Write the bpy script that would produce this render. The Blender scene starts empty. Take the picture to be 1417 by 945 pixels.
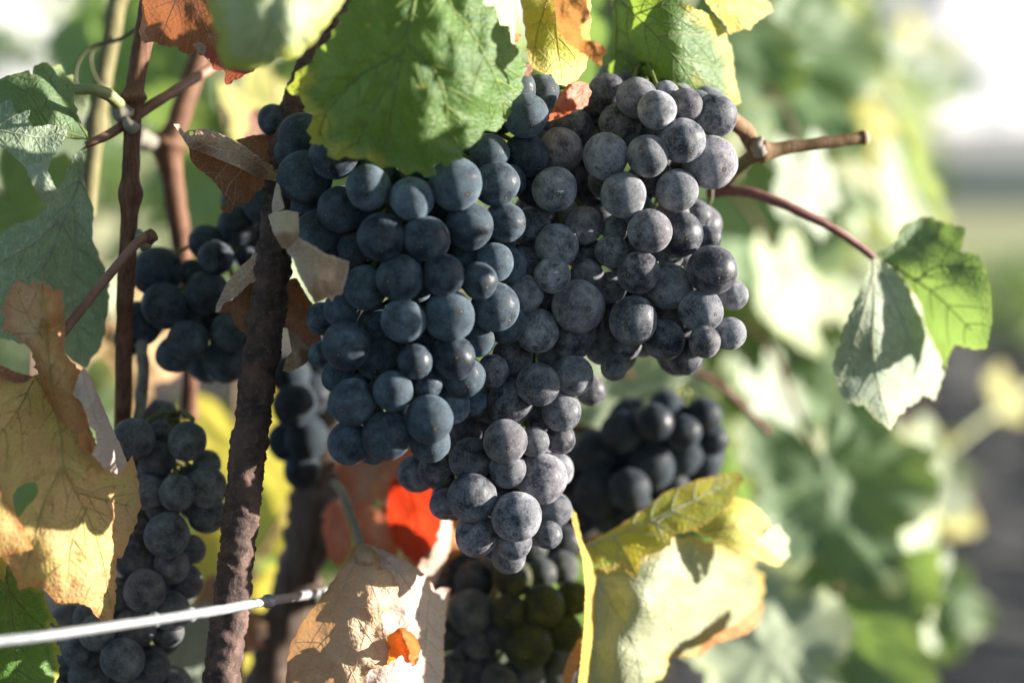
import bpy, math, random
import numpy as np
from mathutils import Vector, Quaternion, noise
from mathutils.geometry import delaunay_2d_cdt

scene = bpy.context.scene
COL = scene.collection
RAD = math.radians

# ---------------------------------------------------------------- camera
TILT = RAD(4.65)
CAM_Z = 1.10
LENS = 60.0
K = 36.0 / LENS / 1417.0            # radians-ish per photo pixel
FWD = Vector((0, math.cos(TILT), -math.sin(TILT)))
UP = Vector((0, math.sin(TILT), math.cos(TILT)))
RIGHT = Vector((1, 0, 0))
CAM = Vector((0, 0, CAM_Z))
cd = bpy.data.cameras.new('camera')
cam = bpy.data.objects.new('camera', cd)
COL.objects.link(cam)
cam.location = CAM
cam.rotation_euler = (math.pi / 2 - TILT, 0, 0)
cd.lens = LENS
cd.sensor_width = 36.0
cd.clip_start = 0.01
cd.clip_end = 60000
cd.dof.use_dof = True
cd.dof.focus_distance = 0.547
cd.dof.aperture_fstop = 4.0
scene.camera = cam

# ---------------------------------------------------------------- sky and sun
SUN_EL, SUN_AZ = 12.0, -3.0          # degrees: above the horizon, from due right towards the camera
S = Vector((math.cos(RAD(SUN_EL)) * math.cos(RAD(SUN_AZ)), -math.cos(RAD(SUN_EL)) * math.sin(RAD(SUN_AZ)), math.sin(RAD(SUN_EL))))
world = bpy.data.worlds.new('World')
scene.world = world
world.use_nodes = True
wn = world.node_tree
bg = wn.nodes.get('Background') or wn.nodes.new('ShaderNodeBackground')
sky = wn.nodes.new('ShaderNodeTexSky')
sky.sky_type = 'NISHITA'
sky.sun_disc = False
sky.sun_elevation = RAD(SUN_EL)
sky.sun_rotation = math.atan2(S.x, S.y)
sky.air_density = 0.5
sky.dust_density = 0.6
sky.ozone_density = 1.2
wn.links.new(sky.outputs[0], bg.inputs[0])
bg.inputs[1].default_value = 0.07
ld = bpy.data.lights.new('sun', 'SUN')
ld.energy = 5.0
ld.angle = RAD(0.55)
ld.color = (1.0, 0.93, 0.82)
sun = bpy.data.objects.new('sun', ld)
COL.objects.link(sun)
sun.rotation_euler = S.to_track_quat('Z', 'Y').to_euler()
sun.location = (3, -1, 4)
vs = scene.view_settings
vs.view_transform = 'Standard'
vs.look = 'None'
vs.gamma = 1.0
vs.exposure = 2.1
vs.use_curve_mapping = False
cy = scene.cycles
cy.use_denoising = True
cy.max_bounces = 8
cy.diffuse_bounces = 3
cy.glossy_bounces = 3
cy.transmission_bounces = 5
cy.transparent_max_bounces = 6
cy.caustics_reflective = False
cy.caustics_refractive = False
cy.sample_clamp_indirect = 6


def P(px, py, d):
    """The point at distance d (along the view) that a photo pixel looks at."""
    px, py, d = float(px), float(py), float(d)
    return CAM + d * (FWD + (px - 708.5) * K * RIGHT - (py - 472.5) * K * UP)


# ---------------------------------------------------------------- helpers
def prop(o, label=None, cat=None, group=None, kind=None):
    if label: o['label'] = label
    if cat: o['category'] = cat
    if group: o['group'] = group
    if kind: o['kind'] = kind
    return o


def empty(name, loc, label, cat, group=None):
    o = bpy.data.objects.new(name, None)
    o.empty_display_size = 0.02
    COL.objects.link(o)
    o.location = loc
    return prop(o, label, cat, group)


def mesh_obj(name, verts, faces, mat, parent=None, smooth=True, uvs=None, edge=None, origin=None):
    if origin is None:
        origin = Vector(parent.location) if parent is not None else Vector((0, 0, 0))
        if parent is not None and parent.parent is not None:
            origin = origin + Vector(parent.parent.location)
    me = bpy.data.meshes.new(name)
    me.from_pydata([tuple(Vector(v) - origin) for v in verts], [], faces)
    if uvs is not None:
        lay = me.uv_layers.new(name='UVMap')
        idx = np.empty(len(me.loops), dtype=np.int32)
        me.loops.foreach_get('vertex_index', idx)
        arr = np.array(uvs, dtype=np.float32)[idx]
        lay.data.foreach_set('uv', arr.ravel())
    if edge is not None:
        at = me.attributes.new('edge', 'FLOAT', 'POINT')
        at.data.foreach_set('value', np.array(edge, dtype=np.float32))
    if smooth:
        me.polygons.foreach_set('use_smooth', [True] * len(me.polygons))
    me.materials.append(mat)
    me.update()
    o = bpy.data.objects.new(name, me)
    COL.objects.link(o)
    if parent is not None:
        o.parent = parent
    else:
        o.location = origin
    return o


def catmull(pts, n=8):
    pts = [np.array(p, dtype=float) for p in pts]
    if len(pts) < 3:
        a, b = pts[0], pts[-1]
        return [a + (b - a) * t / n for t in range(n + 1)]
    q = [2 * pts[0] - pts[1]] + pts + [2 * pts[-1] - pts[-2]]
    out = []
    for i in range(1, len(q) - 2):
        p0, p1, p2, p3 = q[i - 1], q[i], q[i + 1], q[i + 2]
        for j in range(n):
            t = j / n
            out.append(0.5 * (2 * p1 + (p2 - p0) * t + (2 * p0 - 5 * p1 + 4 * p2 - p3) * t * t + (3 * p1 - p0 - 3 * p2 + p3) * t ** 3))
    out.append(pts[-1])
    return out


def tube(points, radii, sides=10, rough=0.0, freq=200.0, cap=True, flat=1.0):
    """Tapered tube along 3-D points; rough = radial unevenness as a share of the radius."""
    pts = [Vector(p) for p in points]
    n = len(pts)
    if not hasattr(radii, '__len__'):
        radii = [radii] * n
    t0 = (pts[1] - pts[0]).normalized()
    ref = FWD if abs(t0.dot(FWD)) < 0.9 else RIGHT
    u = (ref - t0 * ref.dot(t0)).normalized()
    verts, faces = [], []
    for i in range(n):
        t = (pts[min(i + 1, n - 1)] - pts[max(i - 1, 0)]).normalized()
        u = (u - t * u.dot(t)).normalized()
        w = t.cross(u)
        for s in range(sides):
            a = 2 * math.pi * s / sides
            d = u * (math.cos(a) * flat) + w * math.sin(a)
            r = radii[i]
            if rough:
                p = (pts[i] + d * r) * freq
                r *= 1 + rough * (noise.noise(p) + 0.5 * noise.noise(p * 2.3))
            verts.append(pts[i] + d * r)
    for i in range(n - 1):
        for s in range(sides):
            a, b = i * sides + s, i * sides + (s + 1) % sides
            faces.append((a, b, b + sides, a + sides))
    if cap:
        faces.append(tuple(range(sides - 1, -1, -1)))
        faces.append(tuple(range((n - 1) * sides, n * sides)))
    return verts, faces


def px_path(pts, n=8):
    """[(px, py, depth)] -> smooth list of 3-D points."""
    return [P(*c) for c in catmull(pts, n)]


def lerp_list(vals, n):
    xs = np.linspace(0, 1, len(vals))
    return list(np.interp(np.linspace(0, 1, n), xs, vals))


# ---------------------------------------------------------------- node helper
class NB:
    def __init__(s, name):
        s.mat = bpy.data.materials.new(name)
        s.mat.use_nodes = True
        s.t = s.mat.node_tree
        s.t.nodes.clear()
        s.out = s.t.nodes.new('ShaderNodeOutputMaterial')

    def put(s, sock, v):
        if isinstance(v, bpy.types.NodeSocket):
            s.t.links.new(v, sock)
        elif v is not None:
            if hasattr(sock.default_value, '__len__') and not hasattr(v, '__len__'):
                v = (v, v, v)
            if hasattr(v, '__len__') and len(v) == 3 and len(sock.default_value) == 4:
                v = (*v, 1)
            sock.default_value = v

    def n(s, t, ins=None, **attrs):
        nd = s.t.nodes.new('ShaderNode' + t)
        for k, v in attrs.items():
            setattr(nd, k, v)
        for k, v in (ins or {}).items():
            s.put(nd.inputs[k], v)
        return nd

    def mix(s, f, a, b, mode='MIX'):
        nd = s.n('Mix', data_type='RGBA', blend_type=mode)
        s.put(nd.inputs[0], f); s.put(nd.inputs[6], a); s.put(nd.inputs[7], b)
        return nd.outputs[2]

    def m(s, op, a, b=0.0, clamp=False):
        nd = s.n('Math', {0: a, 1: b}, operation=op, use_clamp=clamp)
        return nd.outputs[0]

    def ss(s, v, lo, hi, a=0.0, b=1.0):
        nd = s.n('MapRange', {0: v, 1: lo, 2: hi, 3: a, 4: b}, interpolation_type='SMOOTHSTEP')
        return nd.outputs[0]

    def noise(s, vec, scale, detail=3.0, rough=0.55):
        return s.n('TexNoise', {'Vector': vec, 'Scale': scale, 'Detail': detail, 'Roughness': rough}).outputs[0]

    def bump(s, h, strength, dist):
        return s.n('Bump', {'Strength': strength, 'Distance': dist, 'Height': h}).outputs[0]

    def surf(s, sh):
        s.t.links.new(sh, s.out.inputs[0])
        return s.mat


def leaf_mat(name, a, b, under=None, edge=None, edge_lo=0.25, edge_hi=0.9, spot=None, spot_t=0.62, spot_s=6.0,
             trans=0.4, tcol=None, rough=0.5, spec=0.35, net=0.5, vein=None, hair=0.0):
    """Two-sided leaf: blotched upper side, paler underside, coloured margin, spots, fine vein net, light shining through."""
    g = NB(name)
    uv = g.n('UVMap').outputs[0]
    oi = g.n('ObjectInfo').outputs['Random']
    off = g.n('VectorMath', {0: uv, 1: oi}, operation='ADD').outputs[0]
    geo = g.n('NewGeometry')
    big = g.noise(off, 1.7, 4)
    fine = g.noise(off, 22, 4, 0.65)
    c = g.mix(g.ss(big, 0.36, 0.64), a, b)
    if edge is not None:
        e = g.n('Attribute', attribute_name='edge').outputs['Fac']
        ef = g.m('ADD', e, g.m('MULTIPLY', g.m('SUBTRACT', g.noise(off, 3.2, 4), 0.5), 0.9))
        c = g.mix(g.ss(ef, edge_lo, edge_hi), c, edge)
    if spot is not None:
        sp = g.noise(off, spot_s, 3, 0.5)
        c = g.mix(g.ss(sp, spot_t, spot_t + 0.06, 0, 0.85), c, spot)
    vo = g.n('TexVoronoi', {'Vector': off, 'Scale': 13.0, 'Randomness': 0.9}, feature='DISTANCE_TO_EDGE').outputs['Distance']
    vo2 = g.n('TexVoronoi', {'Vector': off, 'Scale': 34.0, 'Randomness': 0.9}, feature='DISTANCE_TO_EDGE').outputs['Distance']
    v1 = g.ss(vo, 0.0, 0.07, 1, 0)
    v2 = g.ss(vo2, 0.0, 0.09, 1, 0)
    netf = g.m('MULTIPLY', g.m('ADD', v1, g.m('MULTIPLY', v2, 0.5), True), net)
    vc = vein or tuple(min(1, x * 1.5 + 0.05) for x in b)
    c = g.mix(g.m('MULTIPLY', netf, 0.55), c, vc)
    c = g.mix(g.ss(fine, 0.3, 0.75, 0.0, 0.28), c, g.mix(0.5, c, (0.02, 0.015, 0.01)))
    if under is not None:
        uc = g.mix(0.4, under, c)
        uc = g.mix(g.m('MULTIPLY', netf, 0.5), uc, tuple(min(1, x * 1.35) for x in under))
        if hair:
            hv = g.n('VectorMath', {0: off, 1: (60, 9, 1)}, operation='MULTIPLY').outputs[0]
            hf = g.ss(g.noise(hv, 1.0, 4, 0.7), 0.5, 0.68, 0, hair)
            uc = g.mix(hf, uc, (0.62, 0.66, 0.6))
        c = g.mix(geo.outputs['Backfacing'], c, uc)
    h = g.m('ADD', g.m('MULTIPLY', fine, 0.35), g.m('MULTIPLY', g.m('ADD', vo, g.m('MULTIPLY', vo2, 0.4)), 1.1))
    bp = g.bump(h, 0.55, 0.0008)
    pr = g.n('BsdfPrincipled', {'Base Color': c, 'Roughness': rough, 'Specular IOR Level': spec, 'Normal': bp})
    tc = g.mix(0.62, c, tcol) if tcol else c
    tr = g.n('BsdfTranslucent', {'Color': tc, 'Normal': bp})
    mx = g.n('MixShader', {0: trans})
    g.t.links.new(pr.outputs[0], mx.inputs[1]); g.t.links.new(tr.outputs[0], mx.inputs[2])
    return g.surf(mx.outputs[0])


def wood_mat(name, a, b, rough=0.75, scale=90.0, stripe=9.0, bump=0.5, spec=0.2):
    g = NB(name)
    co = g.n('TexCoord').outputs['Object']
    st = g.n('VectorMath', {0: co, 1: (scale * stripe, scale * stripe, scale)}, operation='MULTIPLY').outputs[0]
    f1 = g.noise(st, 1.0, 5, 0.65)
    f2 = g.noise(co, scale * 1.6, 4, 0.6)
    f = g.m('ADD', g.m('MULTIPLY', f1, 0.6), g.m('MULTIPLY', f2, 0.4))
    c = g.mix(g.ss(f, 0.36, 0.66), a, b)
    pr = g.n('BsdfPrincipled', {'Base Color': c, 'Roughness': rough, 'Specular IOR Level': spec, 'Normal': g.bump(f, bump, 0.0008)})
    return g.surf(pr.outputs[0])


def plain_mat(name, col, rough=0.6, spec=0.3, nscale=150.0, var=0.35, metal=0.0, bump=0.25, trans=0.0):
    g = NB(name)
    co = g.n('TexCoord').outputs['Object']
    f = g.noise(co, nscale, 5, 0.6)
    c = g.mix(g.ss(f, 0.35, 0.7, 0, var), col, tuple(x * 0.35 for x in col))
    pr = g.n('BsdfPrincipled', {'Base Color': c, 'Roughness': rough, 'Specular IOR Level': spec, 'Metallic': metal, 'Normal': g.bump(f, bump, 0.0005)})
    if not trans:
        return g.surf(pr.outputs[0])
    tr = g.n('BsdfTranslucent', {'Color': c})
    mx = g.n('MixShader', {0: trans})
    g.t.links.new(pr.outputs[0], mx.inputs[1]); g.t.links.new(tr.outputs[0], mx.inputs[2])
    return g.surf(mx.outputs[0])


def grape_material():
    g = NB('grape_skin')
    tc = g.n('TexCoord').outputs['Object']
    oi = g.n('ObjectInfo')
    rnd = g.m('MULTIPLY', oi.outputs['Random'], 37.0)
    co = g.n('VectorMath', {0: tc, 1: rnd}, operation='ADD').outputs[0]
    patch = g.noise(co, 1.5, 4, 0.6)
    speck = g.noise(co, 9.0, 6, 0.72)
    dust = g.noise(co, 34.0, 5, 0.7)
    sc = g.n('VectorMath', {0: co, 1: (3.0, 26.0, 5.0)}, operation='MULTIPLY').outputs[0]
    scratch = g.noise(sc, 1.0, 5, 0.75)
    amt = oi.outputs['Alpha']
    bl = g.m('ADD', amt, g.m('MULTIPLY', g.m('SUBTRACT', patch, 0.5), 1.9))
    bl = g.m('ADD', bl, g.m('MULTIPLY', g.m('SUBTRACT', speck, 0.5), 1.5))
    bl = g.m('ADD', bl, g.m('MULTIPLY', g.m('SUBTRACT', dust, 0.5), 1.1), True)
    rub = g.ss(scratch, 0.60, 0.70, 0, 0.6)
    bl = g.m('SUBTRACT', bl, rub, True)
    tint = oi.outputs['Color']
    dark = g.mix(1.0, (0.10, 0.105, 0.14), tint, 'MULTIPLY')
    dark = g.mix(0.6, dark, (0.006, 0.009, 0.018))
    purple = g.mix(g.ss(patch, 0.5, 0.75, 0, 0.3), dark, (0.026, 0.014, 0.022))
    c = g.mix(bl, purple, tint)
    # pale pores
    vo = g.n('TexVoronoi', {'Vector': co, 'Scale': 6.5}, feature='F1').outputs['Distance']
    c = g.mix(g.ss(vo, 0.03, 0.075, 0.5, 0), c, (0.30, 0.22, 0.15))
    # stylar scar at the tip
    dv = g.n('VectorMath', {0: tc, 1: (0, 0, -1)}, operation='DISTANCE').outputs['Value']
    c = g.mix(g.ss(dv, 0.06, 0.13, 0.75, 0), c, (0.014, 0.009, 0.010))
    c = g.mix(g.ss(dv, 0.035, 0.06, 1, 0), c, (0.33, 0.20, 0.10))
    h = g.m('ADD', g.m('MULTIPLY', speck, 0.5), g.m('MULTIPLY', dust, 0.5))
    bp = g.bump(h, 0.5, 0.00005)
    ro = g.ss(bl, 0.0, 0.6, 0.42, 0.85)
    sp = g.ss(bl, 0.0, 0.6, 0.30, 0.06)
    pr = g.n('BsdfPrincipled', {'Base Color': c, 'Roughness': ro, 'Specular IOR Level': sp, 'Normal': bp,
                                'Sheen Weight': 0.12, 'Sheen Roughness': 0.5, 'Diffuse Roughness': 0.7})
    g.put(pr.inputs['Sheen Tint'], g.mix(0.5, tint, (0.5, 0.6, 0.75)))
    return g.surf(pr.outputs[0])


# ================================================================ STRUCTURE: ground, field, hills
def ground_mat(name, a, b, c3, s1, s2, bump, dist):
    g = NB(name)
    co = g.n('TexCoord').outputs['Object']
    n1, n2 = g.noise(co, s1, 5, 0.6), g.noise(co, s2, 6, 0.7)
    c = g.mix(g.ss(n1, 0.35, 0.65), a, b)
    c = g.mix(g.ss(n2, 0.45, 0.7, 0, 0.7), c, c3)
    pr = g.n('BsdfPrincipled', {'Base Color': c, 'Roughness': 0.95, 'Specular IOR Level': 0.1,
                                'Normal': g.bump(g.m('ADD', n1, n2), bump, dist)})
    return g.surf(pr.outputs[0])


def grid(name, x0, x1, y0, y1, nx, ny, zf, mat):
    v = [(x0 + (x1 - x0) * i / nx, y0 + (y1 - y0) * j / ny, 0) for j in range(ny + 1) for i in range(nx + 1)]
    v = [(x, y, zf(x, y)) for x, y, _ in v]
    f = [(j * (nx + 1) + i, j * (nx + 1) + i + 1, (j + 1) * (nx + 1) + i + 1, (j + 1) * (nx + 1) + i) for j in range(ny) for i in range(nx)]
    return prop(mesh_obj(name, v, f, mat), kind='structure')


def furrow(x, y):
    s = (x - 0.238 * y)
    return 0.025 * math.sin(s * 9) + 0.05 * noise.noise(Vector((x * 2.1, y * 2.1, 0))) + 0.025 * noise.noise(Vector((x * 6, y * 6, 3))) - 0.02


m_soil = ground_mat('tilled_soil', (0.068, 0.068, 0.068), (0.105, 0.100, 0.095), (0.045, 0.046, 0.050), 1.3, 11, 0.8, 0.05)
m_field = ground_mat('dry_grass_field', (0.33, 0.32, 0.17), (0.20, 0.24, 0.10), (0.42, 0.38, 0.24), 0.05, 0.6, 0.5, 0.1)
m_far = ground_mat('far_ground', (0.085, 0.085, 0.055), (0.07, 0.085, 0.045), (0.11, 0.10, 0.07), 0.01, 0.05, 0.3, 0.2)
grid('ground', -6000, 6000, -3000, 9000, 2, 2, lambda x, y: -0.12, m_far)
grid('soil_alley', -6, 14, -3, 17, 200, 200, furrow, m_soil)
grid('dry_grass_field', -60, 160, 17.0, 260, 8, 60, lambda x, y: 0.03 + 0.05 * noise.noise(Vector((x * .2, y * .2, 0))), m_field)


def hill(name, y, x0, x1, h, mat, seed, depth):
    nx, nj = 90, 8
    v = []
    for j in range(nj + 1):
        t = j / nj
        for i in range(nx + 1):
            x = x0 + (x1 - x0) * i / nx
            prof = h * (0.72 + 0.35 * noise.noise(Vector((x / (h * 16), seed, 0))) + 0.10 * noise.noise(Vector((x / (h * 3), seed, 5))))
            z = prof * math.sin(t * math.pi / 2) - 1.5 * (1 - t)
            v.append((x, y + depth * t + h * 0.3 * noise.noise(Vector((x / (h * 4), t * 3, seed))), z))
    f = [(j * (nx + 1) + i, j * (nx + 1) + i + 1, (j + 1) * (nx + 1) + i + 1, (j + 1) * (nx + 1) + i) for j in range(nj) for i in range(nx)]
    return prop(mesh_obj(name, v, f, mat), kind='structure')


m_wood_hill = ground_mat('wooded_hill', (0.035, 0.060, 0.050), (0.050, 0.080, 0.055), (0.028, 0.045, 0.042), 0.012, 0.08, 0.6, 3.0)
m_pale_hill = ground_mat('hazy_hill', (0.24, 0.23, 0.19), (0.20, 0.20, 0.17), (0.28, 0.26, 0.21), 0.003, 0.02, 0.4, 8.0)  # far hill, with the haze put into its pale colour
hill('wooded_hill', 1300, -1500, 2200, 58, m_wood_hill, 3.1, 500)
hill('hazy_hill', 4200, -4500, 6500, 330, m_pale_hill, 7.7, 1500)

def white_sky():  # added wall, angled to catch the sun so the sky turns white
    nu, nv = 120, 40
    v = []
    a, u, nrm = Vector((0, 16500, -20)), Vector((0.866, 0.5, 0)), Vector((0.5, -0.866, 0))
    for j in range(nv + 1):
        for i in range(nu + 1):
            p = a + u * (-13000 + 26000 * i / nu) + Vector((0, 0, 9500 * j / nv))
            q = p / 2200
            v.append(p + nrm * (750 * noise.noise(q) + 380 * noise.noise(q * 2.3) + 190 * noise.noise(q * 5)))
    f = [(j * (nu + 1) + i, j * (nu + 1) + i + 1, (j + 1) * (nu + 1) + i + 1, (j + 1) * (nu + 1) + i) for j in range(nv) for i in range(nu)]
    g = NB('sky_white')
    pr = g.n('BsdfDiffuse', {'Color': (0.45, 0.46, 0.47, 1)})
    tr = g.n('BsdfTranslucent', {'Color': (0.45, 0.46, 0.47, 1)})
    mx = g.n('MixShader', {0: 0.15})
    g.t.links.new(pr.outputs[0], mx.inputs[1]); g.t.links.new(tr.outputs[0], mx.inputs[2])
    g.surf(mx.outputs[0])
    return prop(mesh_obj('white_sky_wall', v, f, g.mat), kind='structure')


white_sky()

# ================================================================ MATERIALS of the vine
M = {}
M['grape'] = grape_material()
M['green'] = leaf_mat('leaf_green', (0.038, 0.110, 0.022), (0.075, 0.170, 0.036), under=(0.20, 0.28, 0.17), edge=(0.42, 0.36, 0.04),
                      edge_lo=0.55, edge_hi=1.1, trans=0.45, tcol=(0.30, 0.45, 0.05), rough=0.45, vein=(0.30, 0.36, 0.10))
M['hero'] = leaf_mat('leaf_green_yellow_margin', (0.065, 0.150, 0.040), (0.125, 0.225, 0.065), under=(0.2, 0.28, 0.15), edge=(0.50, 0.43, 0.07),
                     edge_lo=0.48, edge_hi=1.0, trans=0.46, tcol=(0.34, 0.46, 0.04), rough=0.46, vein=(0.26, 0.36, 0.09), spot=(0.38, 0.36, 0.08), spot_t=0.66, spot_s=2.0)
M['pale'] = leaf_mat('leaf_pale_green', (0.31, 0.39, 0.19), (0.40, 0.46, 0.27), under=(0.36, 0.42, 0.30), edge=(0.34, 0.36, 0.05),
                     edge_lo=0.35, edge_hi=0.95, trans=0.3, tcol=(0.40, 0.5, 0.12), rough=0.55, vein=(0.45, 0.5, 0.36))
M['hairy'] = leaf_mat('leaf_underside_hairy', (0.15, 0.23, 0.13), (0.20, 0.28, 0.18), under=(0.27, 0.34, 0.23), edge=(0.26, 0.32, 0.2),
                      trans=0.32, tcol=(0.22, 0.36, 0.07), rough=0.7, vein=(0.36, 0.42, 0.28), hair=0.8, net=0.8)
M['silver'] = leaf_mat('leaf_underside_silver', (0.20, 0.26, 0.18), (0.28, 0.33, 0.25), under=(0.30, 0.35, 0.27), edge=(0.34, 0.38, 0.22),
                       trans=0.3, tcol=(0.42, 0.5, 0.2), rough=0.65, vein=(0.55, 0.6, 0.5), hair=0.6, net=0.9)
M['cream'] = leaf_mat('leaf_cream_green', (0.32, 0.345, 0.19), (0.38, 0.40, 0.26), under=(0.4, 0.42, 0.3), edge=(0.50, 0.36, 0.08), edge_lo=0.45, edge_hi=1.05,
                      trans=0.35, tcol=(0.6, 0.58, 0.14), rough=0.5, vein=(0.55, 0.56, 0.42), net=0.6)  # cream tone holds the sun highlight of the folded leaf
M['yellow'] = leaf_mat('leaf_yellow', (0.46, 0.42, 0.055), (0.40, 0.43, 0.075), under=(0.44, 0.43, 0.17), edge=(0.62, 0.42, 0.10),
                       edge_lo=0.5, edge_hi=1.1, trans=0.42, tcol=(0.75, 0.62, 0.05), rough=0.5, vein=(0.6, 0.55, 0.2))
M['orange'] = leaf_mat('leaf_orange_yellow', (0.52, 0.41, 0.12), (0.56, 0.33, 0.14), under=(0.60, 0.40, 0.24), edge=(0.60, 0.27, 0.08),
                       edge_lo=0.45, edge_hi=1.0, spot=(0.42, 0.17, 0.05), spot_t=0.60, spot_s=6.5, trans=0.36, tcol=(0.85, 0.52, 0.2), rough=0.55, vein=(0.66, 0.54, 0.28))
M['rust'] = leaf_mat('leaf_rust_orange', (0.52, 0.25, 0.09), (0.60, 0.36, 0.15), under=(0.60, 0.40, 0.27), edge=(0.46, 0.20, 0.08),
                     trans=0.3, tcol=(0.8, 0.36, 0.08), rough=0.6, vein=(0.66, 0.48, 0.28))
M['tan'] = leaf_mat('leaf_dry_tan', (0.50, 0.33, 0.20), (0.56, 0.39, 0.25), under=(0.60, 0.46, 0.34), edge=(0.44, 0.22, 0.10),
                    edge_lo=0.6, edge_hi=1.1, spot=(0.30, 0.16, 0.09), spot_t=0.69, spot_s=9, trans=0.22, tcol=(0.8, 0.40, 0.12), rough=0.6, vein=(0.62, 0.50, 0.38))
M['blush'] = leaf_mat('leaf_dry_pale_pink', (0.52, 0.41, 0.35), (0.56, 0.47, 0.41), under=(0.62, 0.50, 0.42), edge=(0.60, 0.36, 0.27),
                      edge_lo=0.55, edge_hi=1.1, trans=0.2, tcol=(0.85, 0.42, 0.2), rough=0.6, vein=(0.70, 0.62, 0.56), net=0.8)
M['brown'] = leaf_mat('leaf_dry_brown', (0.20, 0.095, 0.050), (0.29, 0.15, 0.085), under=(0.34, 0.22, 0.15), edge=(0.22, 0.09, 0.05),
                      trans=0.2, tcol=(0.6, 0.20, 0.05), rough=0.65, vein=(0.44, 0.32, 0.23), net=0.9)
M['brownred'] = leaf_mat('leaf_brown_crimson_margin', (0.21, 0.110, 0.062), (0.28, 0.155, 0.092), under=(0.34, 0.22, 0.15), edge=(0.34, 0.035, 0.075),
                         edge_lo=0.42, edge_hi=0.8, trans=0.25, tcol=(0.65, 0.2, 0.06), rough=0.62, vein=(0.36, 0.22, 0.13))
M['straw'] = leaf_mat('leaf_dry_straw', (0.40, 0.27, 0.18), (0.50, 0.37, 0.26), under=(0.62, 0.5, 0.4), edge=(0.56, 0.45, 0.34), spot=(0.28, 0.15, 0.09), spot_t=0.66, spot_s=8, trans=0.25, tcol=(0.85, 0.5, 0.25), rough=0.6,
                     vein=(0.66, 0.55, 0.43), net=1.0)
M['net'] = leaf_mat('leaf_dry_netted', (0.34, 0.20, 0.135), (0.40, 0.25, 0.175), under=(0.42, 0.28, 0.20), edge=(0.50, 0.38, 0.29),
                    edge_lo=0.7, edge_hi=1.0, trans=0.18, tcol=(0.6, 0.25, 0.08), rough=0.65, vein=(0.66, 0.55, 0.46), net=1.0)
M['ember'] = leaf_mat('leaf_ember_orange', (0.46, 0.17, 0.04), (0.56, 0.30, 0.10), under=(0.5, 0.16, 0.04), edge=(0.34, 0.09, 0.02), edge_lo=0.5, edge_hi=1.0, trans=0.5, tcol=(0.95, 0.32, 0.02), rough=0.45, vein=(0.6, 0.3, 0.1))
M['red'] = leaf_mat('leaf_scarlet', (0.52, 0.035, 0.012), (0.44, 0.09, 0.03), spot=(0.20, 0.05, 0.02), spot_t=0.6, spot_s=5, under=(0.5, 0.10, 0.05), edge=(0.40, 0.05, 0.02),
                    trans=0.5, tcol=(0.95, 0.05, 0.01), rough=0.5, vein=(0.5, 0.12, 0.04))
M['dusky'] = leaf_mat('leaf_dusky_pink', (0.40, 0.24, 0.18), (0.50, 0.34, 0.27), under=(0.42, 0.26, 0.2), edge=(0.45, 0.14, 0.08),
                      trans=0.3, tcol=(0.8, 0.2, 0.08), rough=0.6, vein=(0.5, 0.34, 0.26))
M['vein_pale'] = plain_mat('vein_pale_green', (0.34, 0.40, 0.19), 0.55, trans=0.55)
M['vein_silver'] = plain_mat('vein_silver_green', (0.60, 0.63, 0.48), 0.6, trans=0.55)
M['vein_hero'] = plain_mat('vein_green', (0.36, 0.46, 0.14), 0.5, trans=0.55)
M['vein_gold'] = plain_mat('vein_gold', (0.62, 0.50, 0.20), 0.55, trans=0.55)
M['vein_tan'] = plain_mat('vein_tan', (0.58, 0.43, 0.31), 0.6, trans=0.1)
M['vein_olive'] = plain_mat('vein_olive', (0.20, 0.26, 0.05), 0.55, trans=0.1)
M['petiole'] = plain_mat('petiole_pink', (0.26, 0.135, 0.095), 0.5, nscale=220)
M['petiole_plum'] = plain_mat('petiole_plum', (0.20, 0.085, 0.075), 0.45, nscale=220)
M['petiole_green'] = plain_mat('petiole_green', (0.26, 0.28, 0.12), 0.5, nscale=220)
M['petiole_grey'] = plain_mat('petiole_grey', (0.30, 0.25, 0.20), 0.6, nscale=220)
M['stem'] = plain_mat('bunch_stem', (0.13, 0.15, 0.04), 0.6, nscale=220)
M['cane'] = wood_mat('cane_bark', (0.085, 0.038, 0.023), (0.20, 0.105, 0.065))
M['cane_green'] = wood_mat('cane_green_bark', (0.12, 0.10, 0.045), (0.20, 0.18, 0.09))
M['cane_grey'] = wood_mat('cane_grey_bark', (0.16, 0.14, 0.11), (0.32, 0.29, 0.24))
M['trunk'] = wood_mat('old_bark', (0.06, 0.042, 0.032), (0.17, 0.125, 0.10), scale=45, stripe=6, bump=0.9)
M['shoot'] = wood_mat('shoot_bark', (0.13, 0.075, 0.035), (0.22, 0.14, 0.08))
M['wire'] = plain_mat('galvanised_wire', (0.36, 0.37, 0.39), 0.45, 0.5, 260, 0.3, 0.35)
M['tendril'] = plain_mat('tendril', (0.10, 0.10, 0.05), 0.6)


def rust_mat():
    g = NB('rusty_iron')
    co = g.n('TexCoord').outputs['Object']
    a, b, d = g.noise(co, 110, 6, 0.65), g.noise(co, 420, 5, 0.7), g.noise(co, 45, 4, 0.6)
    c = g.mix(g.ss(a, 0.35, 0.66), (0.040, 0.027, 0.025), (0.115, 0.070, 0.056))
    c = g.mix(g.ss(b, 0.52, 0.7, 0, 0.6), c, (0.21, 0.135, 0.11))
    c = g.mix(g.ss(d, 0.55, 0.72, 0, 0.55), c, (0.19, 0.085, 0.050))
    h = g.m('ADD', g.m('MULTIPLY', a, 0.7), g.m('MULTIPLY', b, 0.5))
    pr = g.n('BsdfPrincipled', {'Base Color': c, 'Roughness': 0.82, 'Specular IOR Level': 0.3, 'Normal': g.bump(h, 0.9, 0.0016)})
    return g.surf(pr.outputs[0])


M['rust_iron'] = rust_mat()


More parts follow.
